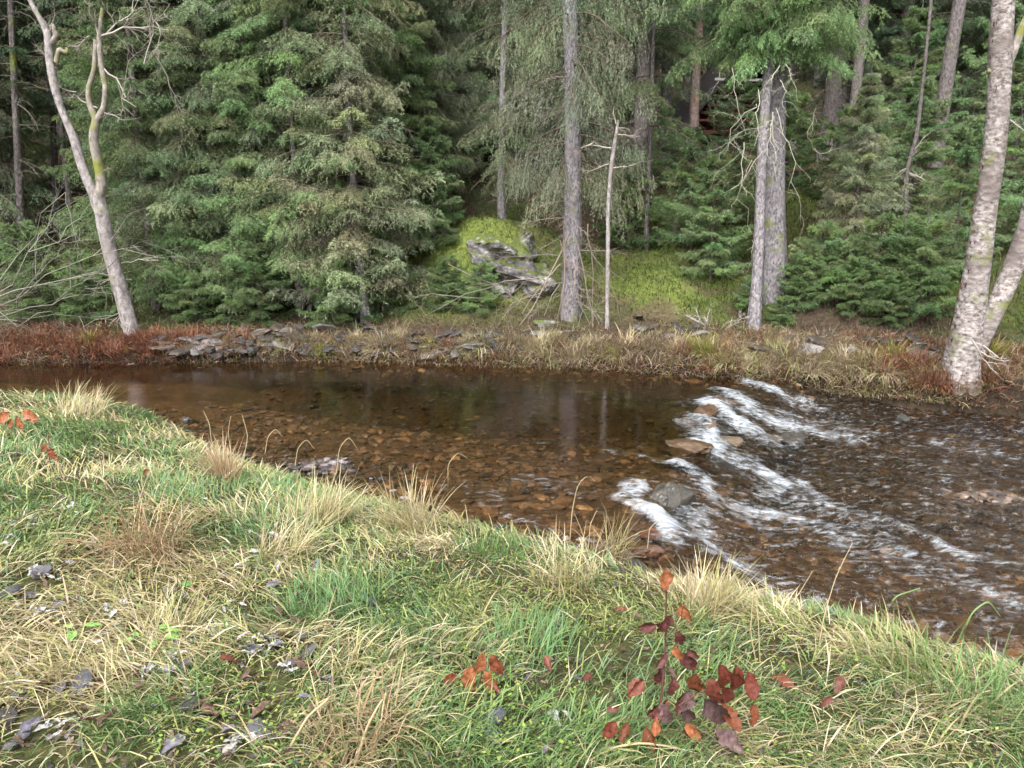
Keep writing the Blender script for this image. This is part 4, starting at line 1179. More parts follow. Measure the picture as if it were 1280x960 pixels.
bare_thing('brushwood', 'grey brushwood heap on the bank just left of the slender grey trunk', 'dead branches', st, rs, 3, (.42, .38, .34), st[0][0], .25, (5, 8), .1)
st = []
for (x0, y0, x1, y1, w) in [(590, 435, 720, 445, 5), (700, 415, 730, 450, 5), (640, 430, 700, 420, 4), (600, 445, 640, 425, 3), (1030, 430, 1090, 420, 4), (480, 440, 560, 425, 3)]:
    a, dn, ln = dirpx(x0, y0, x1, y1, 12.0); st.append((a, dn, ln, w * .004))
bare_thing('driftwood', 'thin grey driftwood sticks lying on the far bank rubble', 'driftwood', st, rs, 2, (.34, .29, .25), st[0][0], .15, (2, 4), .0)

# ------------------------------------------------------------------ cabin
cb = base_at(912, 33.0)
root = thing('a_frame_cabin', (cb[0], cb[1], cb[2]), 'dark red wooden cabin on stilts half hidden between trunks up the slope', 'cabin', rz=.12)


def box(m, x0, x1, y0, y1, z0, z1, col):
    v = np.array([(x, y, z) for x in (x0, x1) for y in (y0, y1) for z in (z0, z1)])
    f = np.array([(0, 1, 3, 2), (4, 6, 7, 5), (0, 4, 5, 1), (2, 3, 7, 6), (0, 2, 6, 4), (1, 5, 7, 3)])
    m.add(v, f, col)


zt = .7   # deck level over the slope
RED = (.06, .02, .015)
m = MB()
for k in range(22):       # boards of the front wall, trapezoid cut by the roof slope
    x0 = -1.75 + k * .16; top = zt + 2.9 - abs(x0 + .08) * 1.15
    box(m, x0, x0 + .152, 1.2, 1.24, zt, top, np.array(RED) * (1 + .3 * math.sin(k * 7.1)))
box(m, -1.75, 1.75, 1.25, 4.2, zt, zt + .9, RED)
m.build('wall', M_WOOD, root, smooth=False)
m = MB()
for sx in (-1, 1):
    v = np.array([(0, -.2, zt + 3.15), (sx * 2.75, -.2, zt - .02), (sx * 2.75, 4.6, zt - .02), (0, 4.6, zt + 3.15), (0, -.2, zt + 3.25), (sx * 2.85, -.2, zt - .02), (sx * 2.85, 4.6, zt - .02), (0, 4.6, zt + 3.25)])
    m.add(v, [(0, 1, 2, 3), (4, 5, 6, 7), (0, 1, 5, 4), (3, 2, 6, 7), (1, 2, 6, 5)], (.03, .026, .026))
m.build('roof', M_WOOD, root, smooth=False)
m = MB(); box(m, -1.5, 1.5, -.12, -.06, zt + 1.95, zt + 2.05, (.35, .35, .34)); m.build('fascia', M_WOOD, root, smooth=False)
m = MB(); box(m, -2.3, 2.3, -.1, 1.2, zt - .14, zt, (.07, .03, .02)); m.build('deck', M_WOOD, root, smooth=False)
m = MB()
for zz in (.35, .65, .95): box(m, -2.1, 2.1, -.08, -.04, zt + zz, zt + zz + .09, (.075, .032, .024))
for x in np.linspace(-2.1, 2.04, 7): box(m, x, x + .07, -.035, .03, zt, zt + 1.04, (.06, .028, .02))
m.build('railing', M_WOOD, root, smooth=False)
for x in (-2.0, 0, 1.9):
    for y in (0.0, 2.5):
        m = MB(); box(m, x, x + .14, y, y + .14, -1.2, zt - .15, (.10, .06, .045)); m.build('stilt', M_WOOD, root, smooth=False)
for x in (-1.2, .3):
    w_ = MB(); box(w_, x, x + .9, 1.15, 1.195, zt + .7, zt + 1.5, (.25, .12, .08)); wf = w_.build('window', M_WOOD, root, smooth=False)
    w_ = MB(); box(w_, x + .06, x + .84, 1.14, 1.148, zt + .76, zt + 1.44, (.01, .012, .014)); w_.build('pane', M_WET, wf, smooth=False)


# ------------------------------------------------------------------ grass
def blades(m, B, h, az, bend, w, col, K=4, r=rng, twist=.3, up=1.0):
    """B (n,3) roots; h length; bend 0..1.5 lean"""
    n = len(B); t = np.linspace(0, 1, K)[None]
    th = (bend[:, None]) * (.35 + .65 * t) * 1.0          # angle from vertical grows towards the tip
    ds = h[:, None] / (K - 1)
    rx = np.concatenate((np.zeros((n, 1)), np.cumsum(np.sin(th[:, 1:]) * ds, 1)), 1)
    rz = np.concatenate((np.zeros((n, 1)), np.cumsum(np.cos(th[:, 1:]) * ds, 1)), 1)
    H = np.stack((np.cos(az), np.sin(az), 0 * az), 1)
    P = B[:, None] + H[:, None] * rx[..., None]; P[..., 2] += rz * up
    wa = az + PI / 2 + r.normal(0, twist, n)
    Wd = np.stack((np.cos(wa), np.sin(wa), r.normal(0, .3, n)), 1)
    ww = w[:, None] * np.array([.7, 1, .8, .12] if K == 4 else ([.8, .9, .1] if K == 3 else np.interp(np.linspace(0, 1, K), [0, .3, .7, 1], [.7, 1, .8, .1])))[None] * .5
    V = np.stack((P - Wd[:, None] * ww[..., None], P + Wd[:, None] * ww[..., None]), 2)   # n,K,2,3
    idx = np.arange(n * K * 2).reshape(n, K, 2)
    Fc = np.stack((idx[:, :-1, 0], idx[:, :-1, 1], idx[:, 1:, 1], idx[:, 1:, 0]), -1).reshape(-1, 4)
    m.add(V, Fc, np.repeat(col, K * 2, 0))


GREENP = np.array([(.15, .25, .09), (.20, .30, .11), (.17, .28, .14), (.27, .33, .12), (.35, .37, .15)])
STRAWP = np.array([(.50, .44, .23), (.60, .52, .32), (.42, .33, .19), (.40, .39, .16), (.66, .58, .42)])


def in_view(x, y, z=.5, mg=1.12):
    # rough frustum test
    yc = y * CP - (z - CH) * SP; zc = y * SP + (z - CH) * CP
    u = x / yc * F; v = zc / yc * F
    return (np.abs(u) < 640 * mg) & (v > -480 * mg - 60) & (yc > .3)


m = MB()
ncand = 1900000
gx_ = rng.uniform(-10, 5.5, ncand); gy_ = rng.uniform(1.0, 10.2, ncand)
e_ = NE(gx_) - gy_
dist = np.hypot(gx_, gy_)
ok = (e_ > .08) & in_view(gx_, gy_) & (rng.random(ncand) < np.clip((2.5 / dist) ** 1.25, .12, 1))
gx_, gy_, e_, dist = gx_[ok], gy_[ok], e_[ok], dist[ok]
pn = fbm(gx_ * 1.3, gy_ * 1.3, 91); pn2 = fbm(gx_ * 4, gy_ * 4, 92); pn3 = fbm(gx_ * .9 + 3, gy_ * .9, 93)
bare = fbm(gx_ * 3.2, gy_ * 3.2, 94)
keep = rng.random(len(gx_)) < np.clip(.12 + 2.9 * (bare - .3), .1, 1) * .72
gx_, gy_, e_, dist, pn, pn2, pn3 = [a[keep] for a in (gx_, gy_, e_, dist, pn, pn2, pn3)]
n = len(gx_)
dry = np.clip(.29 + (pn - .5) * 2.6 + (pn2 - .5) * 1.6, .06, .95)
isdry = rng.random(n) < dry
gi = np.clip((pn3 * 7 - 1.6 + rng.normal(0, .8, n)).astype(int), 0, 4)
colb = np.where(isdry[:, None], STRAWP[rng.integers(5, size=n)], GREENP[gi]) * rng.uniform(.65, 1.2, (n, 1))
hh = (np.where(isdry, .115, .085) * rng.uniform(.5, 1.5, n)) * (.75 + .7 * pn2)
# the lie of the grass changes slowly over the bank
azf = fbm(gx_ * .8, gy_ * .8, 95) * 8 + rng.normal(0, 1.1, n)
B = np.stack((gx_, gy_, ground_z(gx_, gy_) - .005), 1)
wdt = np.clip(.0017 + .0009 * dist, .0026, .008) * rng.uniform(.6, 1.5, n)
blades(m, B, hh, azf, np.where(isdry, rng.uniform(1.0, 2.1, n), rng.uniform(.6, 1.9, n)), wdt, colb)
print('grass blades', n)
gr = m.build('grass', M_GRASS); tag(gr, 'green and straw grass matted over the near bank', 'grass', kind='stuff')

# small round leaved weeds and moss between the grass
m = MB(); n = 26000
ax = rng.uniform(-6, 4.5, n * 5); ay = rng.uniform(1.2, 8, n * 5)
k_ = (NE(ax) - ay > .15) & in_view(ax, ay) & (fbm(ax * 2.3, ay * 2.3, 97) > .47) & (rng.random(n * 5) < np.clip(2.4 / np.hypot(ax, ay), 0, 1)); ax, ay = ax[k_][:n], ay[k_][:n]; n = len(ax)
B = np.stack((ax, ay, ground_z(ax, ay) + rng.uniform(.01, .07, n)), 1)
s = rng.uniform(.003, .0095, n)[:, None]; a = rng.uniform(0, 2 * PI, n); u = np.stack((np.cos(a), np.sin(a), rng.normal(0, .3, n)), 1); v_ = np.stack((-np.sin(a), np.cos(a), rng.normal(0, .3, n)), 1)
V = np.stack((B - u * s, B - v_ * s * .7 + u * s * .1, B + u * s, B + v_ * s * .7 + u * s * .1), 1)
m.add(V, np.arange(4 * n).reshape(-1, 4), np.repeat(np.array([(.26, .36, .07), (.16, .27, .06), (.33, .36, .10)])[rng.integers(3, size=n)] * rng.uniform(.7, 1.2, (n, 1)), 4, 0))
o = m.build('ground_cover', M_GRASS); tag(o, 'small yellow-green weeds between the grass of the near bank', 'weeds', kind='stuff')

# dark rotting scraps between the blades
m = MB(); n = 15000
ax = rng.uniform(-7, 4.5, n * 3); ay = rng.uniform(1.2, 8.5, n * 3)
k_ = (NE(ax) - ay > .15) & in_view(ax, ay) & (rng.random(n * 3) < np.clip(.25 + 3 * (.52 - fbm(ax * 3.2, ay * 3.2, 94)), .12, 1)); ax, ay = ax[k_][:n], ay[k_][:n]; n = len(ax)
B = np.stack((ax, ay, ground_z(ax, ay) + rng.uniform(.01, .045, n)), 1)
s = rng.uniform(.006, .022, n)[:, None]; a = rng.uniform(0, 2 * PI, n); u = np.stack((np.cos(a), np.sin(a), rng.normal(0, .35, n)), 1); v_ = np.stack((-np.sin(a), np.cos(a), rng.normal(0, .35, n)), 1)
V = np.stack((B - u * s, B - v_ * s * .5 + u * s * .2, B + u * s * rng.uniform(.6, 1, (n, 1)), B + v_ * s * .45 - u * s * .2), 1)
m.add(V, np.arange(4 * n).reshape(-1, 4), np.repeat(np.array([(.07, .045, .035), (.05, .038, .035), (.12, .075, .05), (.10, .09, .10), (.20, .15, .11)])[rng.integers(5, size=n)] * rng.uniform(.7, 1.2, (n, 1)), 4, 0))
o = m.build('leaf_litter', M_LEAF); tag(o, 'dark rotting leaf scraps between the grass of the near bank', 'leaf litter', kind='stuff')

# moss, low herbs and litter on the far slope
m = MB(); n = 130000
ax = rng.uniform(-11, 11, n * 2); ay = rng.uniform(8.5, 22, n * 2); dd = ay - FE(ax); mo = moss_at(ax, ay)
k_ = (dd > .3) & (rng.random(n * 2) < (.25 + .75 * mo) * np.clip(1.4 - dd / 12, .2, 1)); ax, ay, mo = ax[k_][:n], ay[k_][:n], mo[k_][:n]; n = len(ax)
cm = np.where((rng.random(n) < mo * .9 + .1)[:, None], np.array([(.08, .115, .03), (.13, .15, .04), (.05, .08, .03)])[rng.integers(3, size=n)], np.array([(.16, .10, .06), (.10, .07, .045), (.24, .18, .11)])[rng.integers(3, size=n)])
cl_ = .6 + .9 * fbm(ax * 3.5, ay * 3.5, 142)
blades(m, np.stack((ax, ay, ground_z(ax, ay) - .01), 1), rng.uniform(.03, .10, n) * cl_ * (1 + .5 * (ax > 3)), rng.uniform(0, 6.3, n), rng.uniform(.3, 1.5, n), rng.uniform(.006, .016, n), cm * rng.uniform(.7, 1.2, (n, 1)), K=3)
o = m.build('moss_cover', M_GRASS); tag(o, 'bright moss and low litter over the far slope', 'moss', kind='stuff')

# far bank: dry grass and rusty stalks as one fringe, then tufts of their own
STR = np.array([(.44, .35, .25), (.52, .44, .31), (.34, .25, .18), (.36, .33, .17)]); RUST = np.array([(.25, .105, .06), (.19, .075, .045), (.33, .16, .09), (.14, .07, .05)]); YG = np.array([(.30, .30, .07), (.22, .27, .06), (.40, .36, .12)])
m = MB(); n = 85000
ax = rng.uniform(-11, 9, n); ay = FE(ax) + rng.uniform(0., 1.25, n) ** 1.3
kp = (rng.random(n) < np.clip((fbm(ax * 1.6, ay * 2.2, 111) - .36) * 5, .08, 1)) & ((ay - FE(ax) < .45 + .35 * vn(ax * 1.5, ax * 0, 5)) | (rng.random(n) < .25) | (ax > 1.0) & (rng.random(n) < .7))
ax, ay = ax[kp], ay[kp]; n = len(ax)
rz_ = fbm(ax * 1.1, ay * .5 + 9, 101)
pr = np.clip((rz_ - .5) * 5 + .25 + .9 * (ax < -4.2) + .6 * sstep(4.6, 6, ax), 0.03, .92)
cm = np.where((rng.random(n) < pr)[:, None], RUST[rng.integers(4, size=n)], np.where((rng.random(n) < .2)[:, None], YG[rng.integers(3, size=n)], STR[rng.integers(4, size=n)]))
blades(m, np.stack((ax, ay, ground_z(ax, ay) - .01), 1), rng.uniform(.06, .20, n), rng.normal(-PI / 2, 1.1, n), rng.uniform(.6, 2.0, n), rng.uniform(.005, .011, n), cm * rng.uniform(.65, 1.2, (n, 1)))
o = m.build('bank_vegetation', M_GRASS); tag(o, 'straw and rust coloured dead growth fringing the far bank', 'dead vegetation', kind='stuff')


m = MB(); n = 60000
ax = np.concatenate((rng.uniform(2.4, 9, n // 2), rng.uniform(-11, -4.6, n // 4), rng.uniform(-4.6, 2.4, n // 4))); n = len(ax)
dd_ = np.where(ax > 2.4, rng.uniform(0, 1.7, n), np.where(ax < -4.6, rng.uniform(0, .8, n), rng.uniform(0, .35, n))); ay = FE(ax) + dd_
q_ = fbm(ax * 1.4, ay * 1.4, 131); kp = rng.random(n) < np.clip((q_ - .33) * 6, .1, 1); ax, ay = ax[kp], ay[kp]; n = len(ax)
PINKS = np.array([(.46, .34, .27), (.54, .43, .34), (.36, .25, .19), (.40, .34, .18), (.26, .27, .09)])
pr = np.where(ax < -4.6, .8, np.where(ax > 5.2, .55, .12)) * (.4 + 1.2 * fbm(ax * 2, ay * 2, 132))
cm = np.where((rng.random(n) < pr)[:, None], RUST[rng.integers(4, size=n)], PINKS[rng.integers(5, size=n)])
blades(m, np.stack((ax, ay, ground_z(ax, ay) - .01), 1), rng.uniform(.08, .26, n), rng.normal(-PI / 2, 1.3, n), rng.uniform(.8, 2.3, n), rng.uniform(.005, .010, n), cm * rng.uniform(.6, 1.2, (n, 1)))
o = m.build('hanging_dead_grass', M_GRASS); tag(o, 'pinkish straw and rusty growth hanging over the far waterline', 'dead vegetation', kind='stuff')


def tuft(seed, n, h, pal, spread, bend, w, name, label, cat, mx=None):
    r = np.random.default_rng(seed); m = MB()
    a = r.uniform(0, 2 * PI, n); rr = spread * r.random(n) ** .6
    B = np.stack((np.cos(a) * rr, np.sin(a) * rr, np.full(n, -.01)), 1)
    az = np.where(r.random(n) < .68, r.uniform(0, 6.3) + r.normal(0, .7, n), a + r.normal(0, .8, n))
    pal = np.asarray(pal)
    blades(m, B, h * r.uniform(.5, 1.2, n), az, bend * r.uniform(.2, 1.35, n), w * r.uniform(.6, 1.4, n), pal[r.integers(len(pal), size=n)] * r.uniform(.7, 1.2, (n, 1)), K=6, r=r)
    o = m.build(name, M_GRASS); tag(o, label, cat); return Kind(o)


TS = [tuft(400 + k, 170, .30, [STR, STR * .75, STR * np.array((.8, .9, .7))][k], .13, 2.1, .007, 'dry_grass_tuft', 'straw', 'grass tuft') for k in range(3)]
TR = [tuft(410 + k, 110, .30, RUST, .16, 1.9, .008, 'rusty_stalk_clump', 'rust', 'dead stalks') for k in range(3)]
TY = [tuft(420 + k, 150, .32, YG, .10, 1.7, .007, 'green_grass_tuft', 'yellow', 'grass tuft') for k in range(2)]
for px in list(np.arange(640, 830, 9)) + list(np.arange(940, 1160, 13)) + list(rng.uniform(300, 640, 14)) + list(rng.uniform(835, 930, 7)):
    x = (px - 640) / F * FE(np.array([(px - 640) / F * 10.8]))[0]; y = float(FE(np.array([x]))[0]) + rng.uniform(.12, .5)
    TS[int(rng.integers(3))].place((x, y, gz(x, y)), rng.uniform(0, 6), rng.uniform(.5, 1.35), 'drooping straw grass tuft on the lip of the far bank', 'straw tufts along the far bank')
for px in list(np.arange(-30, 250, 9)) + [270, 285, 300, 480, 560, 700, 800, 868, 905, 912, 920, 1005] + list(np.arange(1120, 1290, 8)):
    x = (px - 640) / F * FE(np.array([(px - 640) / F * 10.8]))[0]; y = float(FE(np.array([x]))[0]) + rng.uniform(.1, .55)
    TR[int(rng.integers(3))].place((x, y, gz(x, y)), rng.uniform(0, 6), rng.uniform(.5, 1.1), 'rust-red clump of dead stalks at the far waterline', 'rusty clumps along the far bank')
for px, py, s, lb in [(885, 445, 1.2, 'bright yellow-green tuft right of the straw tufts, next to the weir'), (868, 440, .9, 'smaller yellow tuft touching the bright yellow-green one'), (1115, 452, 1.25, 'round yellowish tuft on the far bank below the spruce bushes'),
                      (770, 450, .8, 'yellow-green tuft on the far bank below the thin pale sapling'), (400, 443, .9, 'pale yellow tuft on the far bank below the slate rubble'), (535, 440, .8, 'yellowish tuft at the foot of the mossy hump'), (355, 440, .7, 'little yellow tuft on the left part of the far bank'),
                      (965, 440, .8, 'yellow-orange tuft beside the slender grey trunk'), (1240, 445, 1.1, 'olive tuft between the flaky trunk and the right border'), (112, 428, .8, 'yellowish tuft among rusty stalks left of the forked tree')]:
    p = on_far(px, py); TY[int(rng.integers(2))].place(p, rng.uniform(0, 6), s, lb)

# near bank tufts and stems, each on its own
def on_near(px, py):
    ts = np.linspace(1.2, 12, 900); dx, dy, dz = ray(px, py)
    zz = CH + dz * ts; g = ground_z(dx * ts, dy * ts); k = np.where((zz < g))[0]; k = k[0] if len(k) else 400
    return np.array((dx * ts[k], dy * ts[k], g[k]))


TAN = [(.50, .36, .22), (.42, .29, .17), (.56, .44, .28), (.36, .24, .15)]
near_t = [((282, 603), .36, 260, .09, 1.0, TAN, 'upright tan dry tuft at the water edge of the near bank'),
          ((180, 690), .42, 420, .20, 2.3, TAN, 'fallen brown hay-like tuft in the grass on the left'),
          ((100, 520), .34, 260, .22, 1.4, STRAWP, 'pale dry tuft on the bank corner at the upper left'),
          ((400, 655), .34, 260, .18, 1.3, STRAWP, 'dry fawn tuft behind the fresh green patch'),
          ((515, 665), .38, 300, .15, 1.1, STRAWP, 'straw tuft with green blades above the shingle'),
          ((700, 735), .32, 190, .16, 1.5, STRAWP, 'tall straw tuft leaning over right of the centre of the bank'),
          ((878, 768), .32, 220, .12, 1.1, STRAWP, 'dense straw tuft against the white water'),
          ((350, 700), .28, 200, .15, 1.6, STRAWP, 'low matted straw tuft in the middle of the left bank'),
          ((450, 930), .24, 200, .18, 1.9, TAN, 'coarse orange-tan tuft cut by the lower border'),
          ((205, 800), .26, 160, .12, 1.8, STRAWP, 'flattened straw tuft behind the broad green leaves'),
          ((760, 700), .36, 130, .14, 1.2, STRAWP, 'sparse straw tuft hanging over the brown weir stones'),
          ((1150, 855), .28, 200, .2, 1.3, [(.15, .26, .07), (.2, .3, .1), (.4, .4, .18)], 'mixed green tuft leaning over the water at the lower right'),
          ((1240, 895), .26, 220, .2, 1.3, [(.15, .28, .09), (.2, .32, .12), (.3, .36, .16)], 'fresh green tuft at the right border'),
          ((610, 700), .18, 260, .22, 1.2, [(.13, .26, .08), (.18, .31, .1), (.24, .33, .11)], 'vivid green low tuft on the bank edge right of centre'),
          ((660, 815), .2, 240, .2, 1.4, [(.13, .25, .10), (.17, .30, .12), (.22, .32, .12)], 'blue-green grass tuft in the lower centre'),
          ((420, 760), .2, 200, .2, 1.4, [(.13, .25, .10), (.17, .30, .12), (.22, .32, .12)], 'blue-green grass tuft left of the centre')]
for (q, h, n, sp_, bd, pal, lb) in near_t:
    p = on_near(*q); K_ = tuft(int(q[0] * 3 + q[1]), n, h, pal, sp_, bd, .0045, 'grass_tuft', lb, 'grass tuft'); K_.place(p, rng.uniform(0, 6), 1., lb)

stems = [((712, 680), [(715, 640), (722, 605), (735, 592), (742, 600)], 'tall nodding grass stem arching over the brown riffle'),
         ((735, 690), [(738, 655), (745, 640)], 'short dry stem beside the tall nodding one'),
         ((808, 700), [(812, 660), (825, 648)], 'bent dry stem in front of the dark square rock'),
         ((560, 610), [(560, 580), (572, 565), (583, 572)], 'thin hooked stem standing above the bank shingle'),
         ((508, 640), [(515, 600), (517, 580)], 'straight dry stem rising from the straw tuft by the shingle'),
         ((1022, 818), [(1030, 770), (1045, 720), (1065, 680)], 'long pale stem rising over the rapids right of the red-leaved sapling'),
         ((945, 830), [(938, 790), (942, 735)], 'bundle-like pale stalk at the bank edge near the rapids'),
         ((950, 830), [(948, 780), (945, 745)], 'second pale stalk touching the bundle-like one'),
         ((985, 760), [(1000, 740), (1015, 715)], 'short slanting stem before the foam'),
         ((1200, 800), [(1215, 765), (1235, 750), (1250, 770)], 'green blade drooping over dark water at the right'),
         ((1100, 775), [(1120, 745), (1150, 735)], 'slanting green blade over the brown water'),
         ((368, 590), [(372, 560), (383, 548), (392, 560)], 'small nodding stem at the edge of the dark shingle heap'),
         ((330, 575), [(335, 545), (345, 535), (352, 545)], 'small hooked stem left of the dark shingle heap'),
         ((420, 600), [(424, 560), (436, 545), (446, 560)], 'curled stem over the shallow brown water'),
         ((265, 560), [(262, 530), (255, 515)], 'stiff reddish stem above the upright tan tuft'),
         ((290, 575), [(285, 540), (288, 522)], 'stiff fawn stem above the upright tan tuft'),
         ((300, 600), [(310, 545), (303, 520)], 'leaning fawn stem with drooping head over the tan tuft'),
         ((445, 955), [(460, 905), (480, 870), (470, 900)], 'broad orange-brown blade arching at the lower border'),
         ((740, 940), [(800, 928), (850, 935), (870, 955)], 'long pale blade lying over the grass at the lower border'),
         ((360, 940), [(385, 895), (415, 870), (395, 880)], 'broad straw blade bowed to the left near the lower border')]
for (b, pts, lb) in stems:
    p = on_near(*b); out = [(p[0], p[1], p[2])]; dY = p[1]
    for k, (x, y) in enumerate(pts):
        q = atY(x, y, dY + .02 * k); out.append(tuple(q))
    P = resample(out, 14); m = MB(); dist_ = math.hypot(p[0], p[1]); w0 = .0016 + .0004 * dist_
    if 'broad' in lb or 'blade' in lb: w0 *= 2.0
    tubes(m, P, w0 * (1.2 - .7 * np.linspace(0, 1, 14)), 4, (.22, .34, .12) if 'green' in lb else (.55, .46, .28))
    if 'blade' not in lb:    # seed head
        n = 26; i = rng.integers(9, 14, n); d_ = nrm(np.gradient(P, axis=0))[i] + rng.normal(0, .35, (n, 3))
        B = P[i]; D = nrm(d_) * rng.uniform(.01, .02, (n, 1)); Wd = nrm(rng.normal(size=(n, 3))) * .0018
        m.add(np.stack((B - Wd, B + Wd, B + D), 1), np.arange(3 * n).reshape(-1, 3), (.58, .48, .30))
    o = m.build('grass_stalk', M_GRASS); tag(o, lb, 'grass stalk')


# leaves
def leaf_mesh(m, P, dirv, nrmv, ln, wd, col, curl=.25, fold=.2, K=10):
    """one leaf blade: pointed oval with a mid rib, curled"""
    dirv = nrm(np.asarray(dirv, float)); nv = nrm(np.asarray(nrmv, float) - dirv * np.dot(nrmv, dirv)); sv = np.cross(dirv, nv)
    t = np.linspace(0, 1, K); w = np.sin(PI * t ** .8) ** .8 * wd * .5 * (1 + .12 * np.sin(t * 47 + ln * 900)) ; w[0] = .0008; w[-1] = .0004
    c = np.asarray(P) + dirv * (ln * t)[:, None] + nv * (-curl * ln * t ** 2)[:, None]
    Lv = c + sv * w[:, None] + nv * (fold * w)[:, None]; Rv = c - sv * w[:, None] + nv * (fold * w * (1.1))[:, None]
    jr = np.random.default_rng(int(abs(P[0] * 7919 + P[2] * 104729)) % 100000)
    c = c + jr.normal(0, .022 * ln, c.shape); Lv = Lv + jr.normal(0, .045 * ln, c.shape) * (t * (1 - t) * 3.5)[:, None]; Rv = Rv + jr.normal(0, .045 * ln, c.shape) * (t * (1 - t) * 3.5)[:, None]
    Lm = c + sv * w[:, None] * .5 + nv * (fold * w * .3)[:, None]; Rm = c - sv * w[:, None] * .5 + nv * (fold * w * .3)[:, None]
    V = np.stack((Lv, Lm, c, Rm, Rv), 1).reshape(-1, 3); i = np.arange(K * 5).reshape(K, 5)
    Fc = np.stack((i[:-1, :-1], i[:-1, 1:], i[1:, 1:], i[1:, :-1]), -1).reshape(-1, 4)
    m.add(V, Fc, col)


RL = np.random.default_rng(44)
# red-leaved sapling in the foreground
b = on_near(812, 940); sapY = b[1]
root = thing('red_leaved_sapling', b, 'thin upright sapling with withered red and maroon leaves in the foreground', 'sapling')
m = MB(); P = resample([tuple(b), tuple(atY(822, 900, sapY)), tuple(atY(828, 860, sapY)), tuple(atY(832, 800, sapY + .02)), tuple(atY(833, 735, sapY + .03))], 20)
tubes(m, P, .0045 * (1.2 - .7 * np.linspace(0, 1, 20)), 6, (.10, .045, .04))
P1 = resample([tuple(atY(822, 905, sapY)), tuple(atY(850, 880, sapY - .03)), tuple(atY(885, 860, sapY)), tuple(atY(915, 842, sapY + .03)), tuple(atY(955, 838, sapY + .03))], 14); tubes(m, P1, .0022 * (1.2 - .8 * np.linspace(0, 1, 14)), 5, (.12, .06, .045))
P1 = resample([tuple(atY(830, 800, sapY)), tuple(atY(845, 785, sapY)), tuple(atY(853, 770, sapY))], 8); tubes(m, P1, .0016 * np.ones(8), 5, (.12, .06, .045))
SPTS = np.concatenate(m.V); mpet = m
lv = [(833, 722, 28, 'o', 0), (853, 765, 26, 'o', .3), (840, 782, 30, 'm', -.6), (820, 790, 22, 'm', -1.3), (845, 800, 26, 'm', .5), (835, 825, 24, 'm', -.7), (848, 830, 30, 'm', .9), (845, 815, 20, 'o', .3), (826, 845, 26, 'm', -.2),
      (870, 855, 34, 'b', .0), (860, 875, 26, 'm', -.5), (882, 890, 42, 'p', .7), (890, 860, 30, 'r', .1), (900, 843, 32, 'r', .3), (920, 845, 34, 'r', .0), (935, 852, 30, 'r', .2), (858, 915, 30, 'o', .7), (903, 895, 32, 'b', .6),
      (942, 890, 26, 'b', .0), (835, 885, 24, 'r', -.9), (868, 940, 26, 'm', .3), (820, 905, 24, 'o', -.1), (808, 920, 28, 'b', .3), (785, 912, 24, 'b', -.3), (770, 912, 26, 'r', -.5), (895, 925, 36, 'p', .8), (805, 860, 24, 'r', -.9), (915, 870, 24, 'r', -.5)]
lv += [(838 + RL.normal(0, 14), RL.uniform(790, 900), RL.uniform(16, 26), 'm', RL.uniform(-1, 1)) for _ in range(6)] + [(RL.uniform(800, 925), RL.uniform(865, 945), RL.uniform(18, 28), 'mbrp'[int(RL.integers(4))], RL.uniform(-1.3, 1.3)) for _ in range(9)]
cl = {'o': (.27, .10, .045), 'm': (.085, .028, .024), 'r': (.125, .034, .022), 'b': (.17, .055, .027), 'p': (.10, .06, .06)}
m = MB()
for (x, y, s, c, tl) in lv:
    p = atY(x, y - s * .4, sapY + RL.uniform(-.05, .05)); L_ = s / F * 2.35 * (1.22 if c in 'rbp' else 1.05)
    q_ = SPTS[int(np.argmin(((SPTS - p) ** 2).sum(1)))]
    if np.linalg.norm(q_ - p) < .16: tubes(mpet, resample([tuple(q_), tuple((q_ + p) / 2 + np.array((0, 0, .012))), tuple(p)], 6), .0011 * np.ones(6), 4, (.12, .055, .04))
    leaf_mesh(m, p, (math.sin(tl), RL.uniform(-.35, .1), -math.cos(tl)), (RL.uniform(-.6, .6), -1, RL.uniform(-.1, .6)), L_, L_ * RL.uniform(.42, .6), np.array(cl[c]) * RL.uniform(.8, 1.2), RL.uniform(-.3, .5), RL.uniform(.1, 1.1))
st_ = mpet.build('stem', M_TWIG, root)
lf = m.build('leaves', M_LEAF, root); set_root(root, [st_, lf])
# second seedling with rust leaves
b = on_near(598, 870); root = thing('seedling', b, 'small seedling with hanging rust-orange leaves left of the red-leaved sapling', 'seedling')
m = MB(); P = resample([tuple(b), tuple(atY(602, 840, b[1])), tuple(atY(606, 815, b[1]))], 8); tubes(m, P, .002 * np.ones(8), 5, (.14, .07, .05)); st_ = m.build('stem', M_TWIG, root)
m = MB()
for (x, y, s, c, tl) in [(603, 828, 30, 'o', -.2), (615, 830, 30, 'b', .4), (590, 845, 30, 'o', -.3), (607, 850, 30, 'o', .3), (592, 858, 22, 'o', -.6), (570, 850, 20, 'b', -.9)]:
    p = atY(x, y - s * .4, b[1] - .02); L_ = s / F * 2.6 * 1.1; leaf_mesh(m, p, (math.sin(tl), -.1, -math.cos(tl)), (RL.uniform(-.5, .5), -1, .3), L_, L_ * .55, np.array(cl[c]), .1, .3)
lf = m.build('leaves', M_LEAF, root); set_root(root, [st_, lf])
b = on_near(62, 585); root = thing('seedling', b, 'seedling with a few orange leaves on the upper left bank', 'seedling')
m = MB(); P = resample([tuple(b), tuple(atY(62, 570, b[1])), tuple(atY(60, 540, b[1]))], 8); tubes(m, P, .003 * np.ones(8), 5, (.14, .07, .05)); st_ = m.build('stem', M_TWIG, root)
m = MB()
